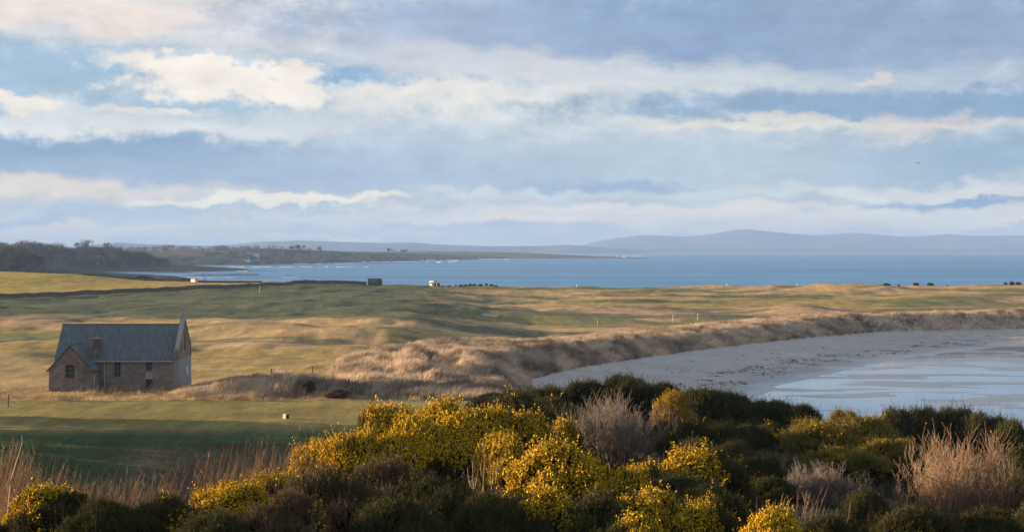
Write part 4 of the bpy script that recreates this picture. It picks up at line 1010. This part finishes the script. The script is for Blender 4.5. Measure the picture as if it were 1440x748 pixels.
# woods: one mass each
def wood(name, land, pxr, msr, n, hr, mat, label, seed, wr=.55, limp=None):
    rg = np.random.RandomState(seed); protos = [treecloud(100+seed+k, 170) for k in range(6)]; nr, nc = land.shape[:2]; VV = []
    for i in range(n):
        px = rg.uniform(*pxr); a = rg.uniform(*msr)*(nr-1); r0 = min(int(a), nr-2); f = a-r0
        row = land[r0]*(1-f)+land[r0+1]*f; pxs = 720+row[:,0]/row[:,1]*FPX
        if px < pxs[0] or px > pxs[-1]: continue
        X = np.interp(px, pxs, row[:,0]); Y = np.interp(px, pxs, row[:,1]); Z = np.interp(px, pxs, row[:,2])
        if Z < 2.0: continue
        h = rg.uniform(*hr)*(1+.25*math.sin(px*.11+seed)*math.sin(px*.047)); 
        if limp is not None: h *= np.interp(px, *limp)
        V = protos[rg.randint(6)]*np.array([h*wr*1.5,h*wr*1.5,h*1.1])+np.array([X,Y,Z-h*.25]); VV.append(V)
    V = np.vstack(VV); o = link(name, npmesh(name, V, np.arange(len(V)).reshape(-1,3)), mat); o['label'] = label; tag(o, kind='stuff')
wood('coastal_wood', V_wood, (-200,236), (.05,.75), 950, (13,17), crownM, 'brown leafless wood covering the left headland', 41, limp=([0,180,215,240],[1,1,.7,.35]))
wood('headland_wood', V_head, (120,470), (.25,.7), 330, (7,11), crownB, 'scattered winter trees along the far headland', 42, limp=([100,300,330,380,400,470],[1,.9,.5,1,.6,.35]))
wood('mound_scrub', V_mnd, (-120,60), (.15,.7), 260, (2.0,4), crownM, 'low brown scrub on the rocky mound at the far left', 43, wr=.8)
wood('shore_scrub', V_low, (60,180), (.2,.7), 80, (.8,1.6), crownB, 'low scrub on the near rocky shore', 44, wr=.9)
rg6 = random.Random(3)
for (px,h,w_,lab) in [(120,15,14,'tall bare tree standing above the wood on the left skyline'),(109,10,10,'smaller bare tree left of the tall one on the left skyline'),(150,12,11,'bare tree on the wood skyline right of the tall one')]:
    treeobj('bare_tree', px, 2090, h, w_, lab, crownM, V_wood, 50+px, zadd=9)
for (px,Yt,h,w_,lab,mt) in [(547,4010,15,18,'round tree on the low headland, left one of two',crownG),(566,4100,15,24,'round tree on the low headland, right one of two',crownG),(450,3370,17,13,'tall tree where the headland wood thins out',crownB),
                         (420,3240,16,24,'broad dark tree group at the wood end right of the white house',crownG),(412,3220,14,20,'dark tree beside the broad tree group near the white house',crownG)]:
    treeobj('headland_tree', px, Yt, h, w_, lab, mt, V_head, 60+px, 'trees on the far headland')
hw = simple('house_white', (.72,.70,.66)); hr_ = simple('house_roof', (.14,.12,.11)); hp = simple('house_pink', (.5,.36,.28))
def house(px, Y, w_, h, label, wall, land, d=9):
    X = W(px,Y); z = ztop(land, X, Y)-.5; e = empty('house', (X,Y,z)); tag(e, label, 'house', 'houses on the far headland')
    mb = MB(); mb.box(-w_/2,w_/2,-d/2,d/2,-1.5,h); mb.build('wall', wall, e)
    mb = MB(); mb.prism([(-w_/2-.4,-d/2-.5,h+.01),(-w_/2-.4,d/2+.5,h+.01),(-w_/2-.4,0,h+d*.42)], (w_+.8,0,0)); mb.build('roof', hr_, e)
    for k in range(3):
        mb = MB(); mb.box(-w_*.38+k*w_*.3,-w_*.38+k*w_*.3+w_*.1,-d/2-.06,-d/2-.005,h*.35,h*.7); mb.build('window', glassd, e)
    mb = MB(); mb.box(w_*.3,w_*.3+1.2,-.6,.6,h+d*.2,h+d*.55); mb.build('chimney', wall, e)
for (px,Y,w_,h,lab,wl,ld) in [(360,2980,10,7,'white house standing out on the far headland',hw,V_head),(396,3110,8,5,'small pale house right of the white house on the headland',hp,V_head),(350,2985,12,4.5,'long low house just left of the white house',hp,V_head),
        (312,2960,22,4,'long pinkish farm building on the headland, left of the white house',hp,V_head),(232,2920,9,4,'pale cottage near the shore at the right end of the brown wood',hp,V_head),(347,2900,10,3.5,'pale cottage low by the far shore',hw,V_head),(135,1985,7,4.5,'white cottage in front of the brown wood',hw,V_wood)]:
    house(px, Y, w_, h, lab, wl, ld)
# rocks in the shallows
rockM = simple('wet_rock', (.055,.05,.045), .7, .4, .3)
def reef(px0, px1, row, thick, label, seed, H=1.0):
    Y = CAMZ*FPX/(row-HOR); n = max(10,int((px1-px0)*2.0)); xs = np.linspace(W(px0,Y), W(px1,Y), n); rg = np.random.RandomState(seed)
    m_ = 7; V = []
    for s in np.linspace(-1,1,m_):
        e = np.sin(np.linspace(0,np.pi,n))**.4; yy = Y+s*thick*(.6+.5*fbm(xs/25, xs*0+s, seed, 3))
        z = (1-abs(s)**2)*H*e*(.65+.8*fbm(xs/14,xs*0+s*3,seed+1,4)+rg.uniform(-.12,.12,n))-.12
        V.append(np.column_stack([xs, yy, z]))
    V = np.array(V); V -= np.array([xs.mean(), Y, 0]); i = np.arange(m_-1)[:,None]*n+np.arange(n-1)[None,:]; F = np.stack([i,i+1,i+n+1,i+n],-1).reshape(-1,4)
    o = link('rock_reef', npmesh('rock_reef', V.reshape(-1,3), F), rockM, loc=(xs.mean(),Y,0)); tag(o, label, 'rocks', 'dark rocks in the shallows')
reef(150,232,381,18,'long dark reef just off the brown wood, nearest the shore',1,1.3); reef(205,275,383.5,14,'second dark reef, off the low turf shore',2,1.2)
reef(262,330,387.5,10,'dark reef left of the gap near the two poles',3,1.2); reef(310,366,387,9,'dark reef right of the two poles',4,1.3); reef(398,412,388,6,'small isolated rock right of the reefs',5,.8)
reef(340,365,386,5,'short rock awash at the right end of the reef',6,.9); reef(330,400,373.5,20,'thin far reef below the headland houses',7,1.3); reef(395,450,372.6,20,'thin far reef right of the one below the houses',8,1.0)
reef(820,876,361.3,40,'last low rocks off the point of the promontory',9,3.0)
# surf
foamM, t, bs = newmat('foam'); setb(t, bs, (.8,.8,.8), .9, .2)
VV = []; FF = []; o = 0; rg = np.random.RandomState(9)
def foam(px0, px1, row, thick, seed, thr=.0, h=.35):
    global o
    Y = CAMZ*FPX/(row-HOR); n = int((px1-px0)*2.5); h *= 1.5; xs = np.linspace(W(px0,Y), W(px1,Y), n); L = (xs[-1]-xs[0])
    w_ = np.clip(fbm(xs/(L*.05), xs*0+seed, seed, 4)+.3-thr, 0, 1)*thick*1.7; yc = Y+fbm(xs/(L*.2), xs*0, seed+5, 3)*thick*2.2
    for i in range(n-1):
        if w_[i] <= 0 or w_[i+1] <= 0: continue
        VV.extend([(xs[i],yc[i]-w_[i],.06),(xs[i+1],yc[i+1]-w_[i+1],.06),(xs[i+1],yc[i+1],.06+h),(xs[i],yc[i],.06+h),(xs[i+1],yc[i+1]+w_[i+1],.06),(xs[i],yc[i]+w_[i],.06)])
        FF.extend([(o,o+1,o+2,o+3),(o+3,o+2,o+4,o+5)]); o += 6
for a in [(145,300,378.6,14,1,.0,.5),(150,260,379.8,8,2,.1,.4),(300,350,371.2,30,3,-.1,.6),(350,520,371,26,4,.15,.5),(470,640,368.5,34,5,.05,.6),(545,645,366.5,40,6,.0,.9),(600,720,364.6,50,7,.15,.8),(320,520,375.5,14,8,.2,.3),
          (200,420,390.5,4,9,.25,.2),(335,350,382,7,10,-.3,.6),(780,880,362.2,60,11,.1,1.2),(840,905,360.8,60,12,.1,1.0)]: foam(*a)
V = np.array(VV); ob = link('surf', npmesh('surf', V, np.array(FF)), foamM); ob['label'] = 'white breaking surf along the far shore'; tag(ob, kind='stuff')

# ================================================================== the land and trees left of the picture, which throw the long shadows
def offtree(X, Y, h, w_, lab, seed):
    z = TZ(X, Y); e = empty('roadside_tree', (X,Y,z)); tag(e, lab, 'tree', 'trees left of the view')
    V = treecloud(seed, 1500)*np.array([w_,w_,h*1.05]); V = np.vstack([V, V*np.array([.9,.9,.62])])
    link('crown', npmesh('crown', V, np.arange(len(V)).reshape(-1,3)), crownG, e)
    mb = MB(); mb.tube([(0,0,-.5),(.1,0,h*.35),(0,0,h*.65)], [h*.03,h*.022,h*.01], 7); mb.build('trunk', trunkM, e)
for k, (X, Y, h, w_) in enumerate([(-74,171,12,13),(-80,160,12,13),(-72,150,12,13),(-66,141,11,12),(-78,180,10,12)]):
    offtree(X, Y, h, w_, 'dense evergreen tree left of the view beside the terrace', 70+k)
# ================================================================== SKY, SUN, HAZE, CAMERA
def srgb(c): return tuple(((x/255)/12.92 if x/255 <= .04045 else (((x/255)+.055)/1.055)**2.4) for x in c)
WS = .10
KS = 1/(2**EXPO)/WS*1.14
w = bpy.data.worlds.new('World'); SC.world = w; w.use_nodes = True
t = NT(w.node_tree); bg = w.node_tree.nodes['Background']
sky = t.node('ShaderNodeTexSky', sky_type='NISHITA', sun_disc=False)
sky.sun_elevation = R(SUN_EL); sky.sun_rotation = R(-90+SUN_AZ); sky.air_density = 1.0; sky.dust_density = .6; sky.ozone_density = 1.5
g = t.node('ShaderNodeTexCoord').outputs['Generated']
sp = t.node('ShaderNodeSeparateXYZ'); t.put(sp.inputs[0], g); dx, dy, dz = sp.outputs
hl = t.m('SQRT', t.m('ADD', t.m('MULTIPLY', dx, dx), t.m('MULTIPLY', dy, dy)))
az = t.m('ARCTAN2', dx, dy); el = t.m('DIVIDE', dz, t.m('MAXIMUM', hl, .001))
cb = t.node('ShaderNodeCombineXYZ'); t.put(cb.inputs[0], az); t.put(cb.inputs[1], el)
base = cb.outputs[0]
# turbulence: streaky (long in azimuth) and finer billows
q = t.mapping(base, (1,2.6,1))
wa = t.noise(t.mapping(base, (1,2.6,1), (.3,.7,0)), 9, 6, .58); wb = t.noise(t.mapping(base, (1,2.6,1), (5.1,2.3,0)), 11, 6, .58)
wc = t.noise(t.mapping(base, (1,1.6,1), (1.7,9.3,0)), 42, 6, .6)
wd_ = t.noise(t.mapping(base, (1,3.4,1), (3.7,4.3,0)), 26, 5, .6)
# units: photo-like angular units of 1/2400 rad
A = t.m('MULTIPLY', az, 2400); E = t.m('MULTIPLY', el, 2400)
A = t.m('ADD', A, t.m('MULTIPLY', t.m('SUBTRACT', wa, .5), 260)); A = t.m('ADD', A, t.m('MULTIPLY', t.m('SUBTRACT', wc, .5), 62))
E = t.m('ADD', E, t.m('MULTIPLY', t.m('SUBTRACT', wb, .5), 62)); E = t.m('ADD', E, t.m('MULTIPLY', t.m('SUBTRACT', wc, .5), 50))
wr = t.noise(t.mapping(base, (1,1.4,1), (7.7,1.9,0)), 36, 9, .66); wf = t.noise(t.mapping(base, (1,1.5,1), (2.2,6.1,0)), 95, 7, .62); wf = t.m('ABSOLUTE', t.m('SUBTRACT', wf, .5)); WR = t.m('ADD', t.m('MULTIPLY', t.m('SUBTRACT', wr, .5), 1.9), t.m('MULTIPLY', t.m('SUBTRACT', wf, .08), 1.3))
def blob(x, y, rx, ry, soft=.5, tilt=0):
    a = t.m('SUBTRACT', A, x-720.0); e = t.m('SUBTRACT', E, 352.0-y)
    if tilt: e = t.m('ADD', e, t.m('MULTIPLY', a, tilt))
    a = t.m('DIVIDE', a, rx); e = t.m('DIVIDE', e, ry)
    r = t.m('ADD', t.m('SQRT', t.m('ADD', t.m('MULTIPLY', a, a), t.m('MULTIPLY', e, e))), WR)
    return t.mapr(r, 1+soft, max(0, 1-soft), 0, 1)
CREAM=(238,227,223); CREAM2=(240,224,210); PALE=(206,211,219); MIST=(186,199,216)
def boost(c, lo=False):
    m = (194,203,210); k = (.985,1.0,.965); return tuple(max(60,min(250, (m[i]+((c[i]*.9+.10*(sum(c)/3+(-2,0,4)[i]))-m[i])*(1.5 if c[2] < 213 else 1.25)*(1.45 if lo else 1))*k[i])) for i in range(3))
LAY = [ # x,y,rx,ry,soft,tilt,colour,opacity
 (720,-40,1500,90,.7,0,(163,180,207),.8),
 (300,20,420,60,.7,.05,(216,213,219),.9),(100,25,190,26,.7,.02,(226,214,212),.8),
 (60,108,240,36,.6,0,(164,188,212),.9),(560,105,230,26,.6,.02,(142,176,211),.95),(380,150,200,22,.7,0,(163,188,214),.9),
 (940,50,420,50,.8,.02,(145,169,204),.95),(640,40,260,26,.9,.03,(170,184,210),.8),
 (1300,50,300,70,.9,0,(157,174,203),.9),
 (800,105,330,26,.8,.07,(213,211,219),.85),(1060,110,260,18,.9,.02,(196,203,217),.6),
 (345,114,150,27,.35,.02,CREAM,.95),(255,100,60,14,.4,.1,CREAM,.8),(300,92,40,9,.4,0,CREAM,.7),(230,100,90,16,.5,.1,CREAM,.8),(420,128,60,18,.4,0,CREAM,.7),
 (30,152,85,9,.5,.08,CREAM,.9),(240,159,75,6,.6,0,CREAM,.7),
 (660,150,190,34,.5,.03,CREAM,.85),(860,175,330,46,.8,0,PALE,.85),(540,190,240,26,.7,.04,(212,214,223),.8),
 (170,188,260,20,.5,.03,(216,217,224),.9),
 (1260,155,420,22,.7,0,(143,170,202),.9),(1215,112,28,8,.5,0,(214,208,214),.85),
 (120,222,330,27,.5,.02,(143,170,201),.95),(350,245,470,22,.8,0,(165,182,209),.9),
 (760,232,420,44,.9,0,(172,189,212),.8),(560,215,150,20,.9,0,(182,196,216),.7),
 (1110,180,190,7,.7,.01,CREAM2,.5),(1295,192,70,26,.6,0,(218,208,208),.8),(1400,182,90,7,.7,0,CREAM2,.35),
 (1340,226,230,34,.8,0,(155,180,204),.9),(1020,232,200,26,.9,0,(186,201,215),.7),
 (40,272,240,13,.7,0,(222,213,208),.65),(40,308,110,8,.6,0,(167,187,207),.85),(250,300,210,9,.7,0,(180,196,212),.7),
 (390,283,180,8,.5,-.02,(232,224,218),.95),(520,300,160,6,.8,0,(184,196,213),.4),
 (600,306,300,9,.7,0,(216,214,218),.8),(90,322,220,9,.7,0,(224,214,206),.9),
 (1000,270,260,12,.8,0,(196,207,216),.8),(930,296,260,8,.7,0,(222,216,215),.85),(1290,270,220,12,.7,0,(213,214,216),.8),
 (1330,286,62,8,.4,-.05,(154,177,206),.95),(1235,288,30,5,.5,0,(165,185,210),.8),(1430,284,22,6,.5,0,(160,180,206),.8),
 (700,268,120,6,.6,.02,(205,209,216),.8),(880,262,110,7,.7,0,(160,180,206),.7),
 (760,312,140,6,.5,0,(226,216,210),.8),(430,335,190,4,.6,0,(226,216,208),.8),(1390,318,150,5,.6,0,(226,217,210),.8),
 (1200,306,360,10,.8,0,(219,217,216),.85),(1060,322,200,7,.8,0,(224,214,208),.6),
]
hi = t.m('MULTIPLY', t.m('SUBTRACT', 1, t.mapr(E, 500, 1500)), 1)
base_lo = tuple(x for x in srgb(MIST))
cc = t.mix(t.mapr(wa,.42,.6), tuple(x*KS for x in srgb((158,176,200))), tuple(x*KS for x in srgb((200,205,213))))
c = t.mix(.88, sky.outputs[0], cc)
for (x,y,rx,ry,so,ti,co,op) in LAY:
    co = boost(co, y > 245); so = so*.85
    f = t.m('MULTIPLY', blob(x,y,rx,ry,so,ti), op)
    c = t.mix(f, c, tuple(v*KS for v in srgb(co)))
# fine cloud texture, then pale air towards the horizon
tex = t.m('ADD', t.m('MULTIPLY', t.m('SUBTRACT', wr, .5), .30), t.m('ADD', t.mapr(wd_, .3,.7,.90,1.08,False), t.m('MULTIPLY', t.m('SUBTRACT', wc, .5), .22)))
sc_ = t.node('ShaderNodeVectorMath', operation='SCALE'); t.put(sc_.inputs[0], c); t.put(sc_.inputs[3], tex)
c = t.mix(t.mapr(el, .022, -.002, 0, .35), sc_.outputs[0], tuple(v*KS for v in srgb((205,213,219))))
# the half of the sky with the sun is brighter and warmer, the zenith bluer
t.put(bg.inputs[0], c); bg.inputs[1].default_value = WS
w.cycles.sampling_method = 'MANUAL'; w.cycles.sample_map_resolution = 512

sl = bpy.data.lights.new('sun', 'SUN'); sl.energy = 5; sl.angle = R(.53); sl.color = (1,.74,.46)
so = bpy.data.objects.new('sun', sl); COL.objects.link(so)
sd = Vector((-math.cos(R(SUN_EL))*math.cos(R(SUN_AZ)), math.cos(R(SUN_EL))*math.sin(R(SUN_AZ)), math.sin(R(SUN_EL))))
so.rotation_euler = sd.to_track_quat('Z','Y').to_euler(); so.location = (-60,20,60)

if HAZE > 0:
    mb = MB(); mb.box(-15000,17000,-400,24000,-4,300)
    hm = bpy.data.materials.new('haze'); hm.use_nodes = True; ht = NT(hm.node_tree)
    ht.n.remove(ht.n['Principled BSDF']); pv = ht.node('ShaderNodeVolumePrincipled')
    pv.inputs['Color'].default_value = (.30,.47,.82,1); pv.inputs['Density'].default_value = HAZE; pv.inputs['Anisotropy'].default_value = 0
    ht.l.new(pv.outputs[0], ht.n['Material Output'].inputs['Volume'])
    h = mb.build('haze', hm); tag(h, kind='stuff'); h['label'] = 'thin blue haze over the bay and far hills'

cd = bpy.data.cameras.new('camera'); cam = bpy.data.objects.new('camera', cd); COL.objects.link(cam); SC.camera = cam
cd.lens = 60; cd.sensor_width = 36; cd.clip_start = .5; cd.clip_end = 60000
cam.location = (0,0,CAMZ); cam.rotation_euler = (R(90)-math.atan(22/2400), 0, 0)
SC.view_settings.view_transform = 'Standard'; SC.view_settings.look = 'None'; SC.view_settings.exposure = EXPO; SC.view_settings.gamma = 1
SC.render.engine = 'CYCLES'; cy = SC.cycles
cy.use_denoising = True; cy.denoiser = 'OPENIMAGEDENOISE'; cy.max_bounces = 5; cy.diffuse_bounces = 2; cy.glossy_bounces = 2
cy.transmission_bounces = 2; cy.volume_bounces = 0; cy.transparent_max_bounces = 6; cy.use_adaptive_sampling = True; cy.adaptive_threshold = .01
cy.caustics_reflective = False; cy.caustics_refractive = False; cy.sample_clamp_indirect = 4
SC.render.film_transparent = False
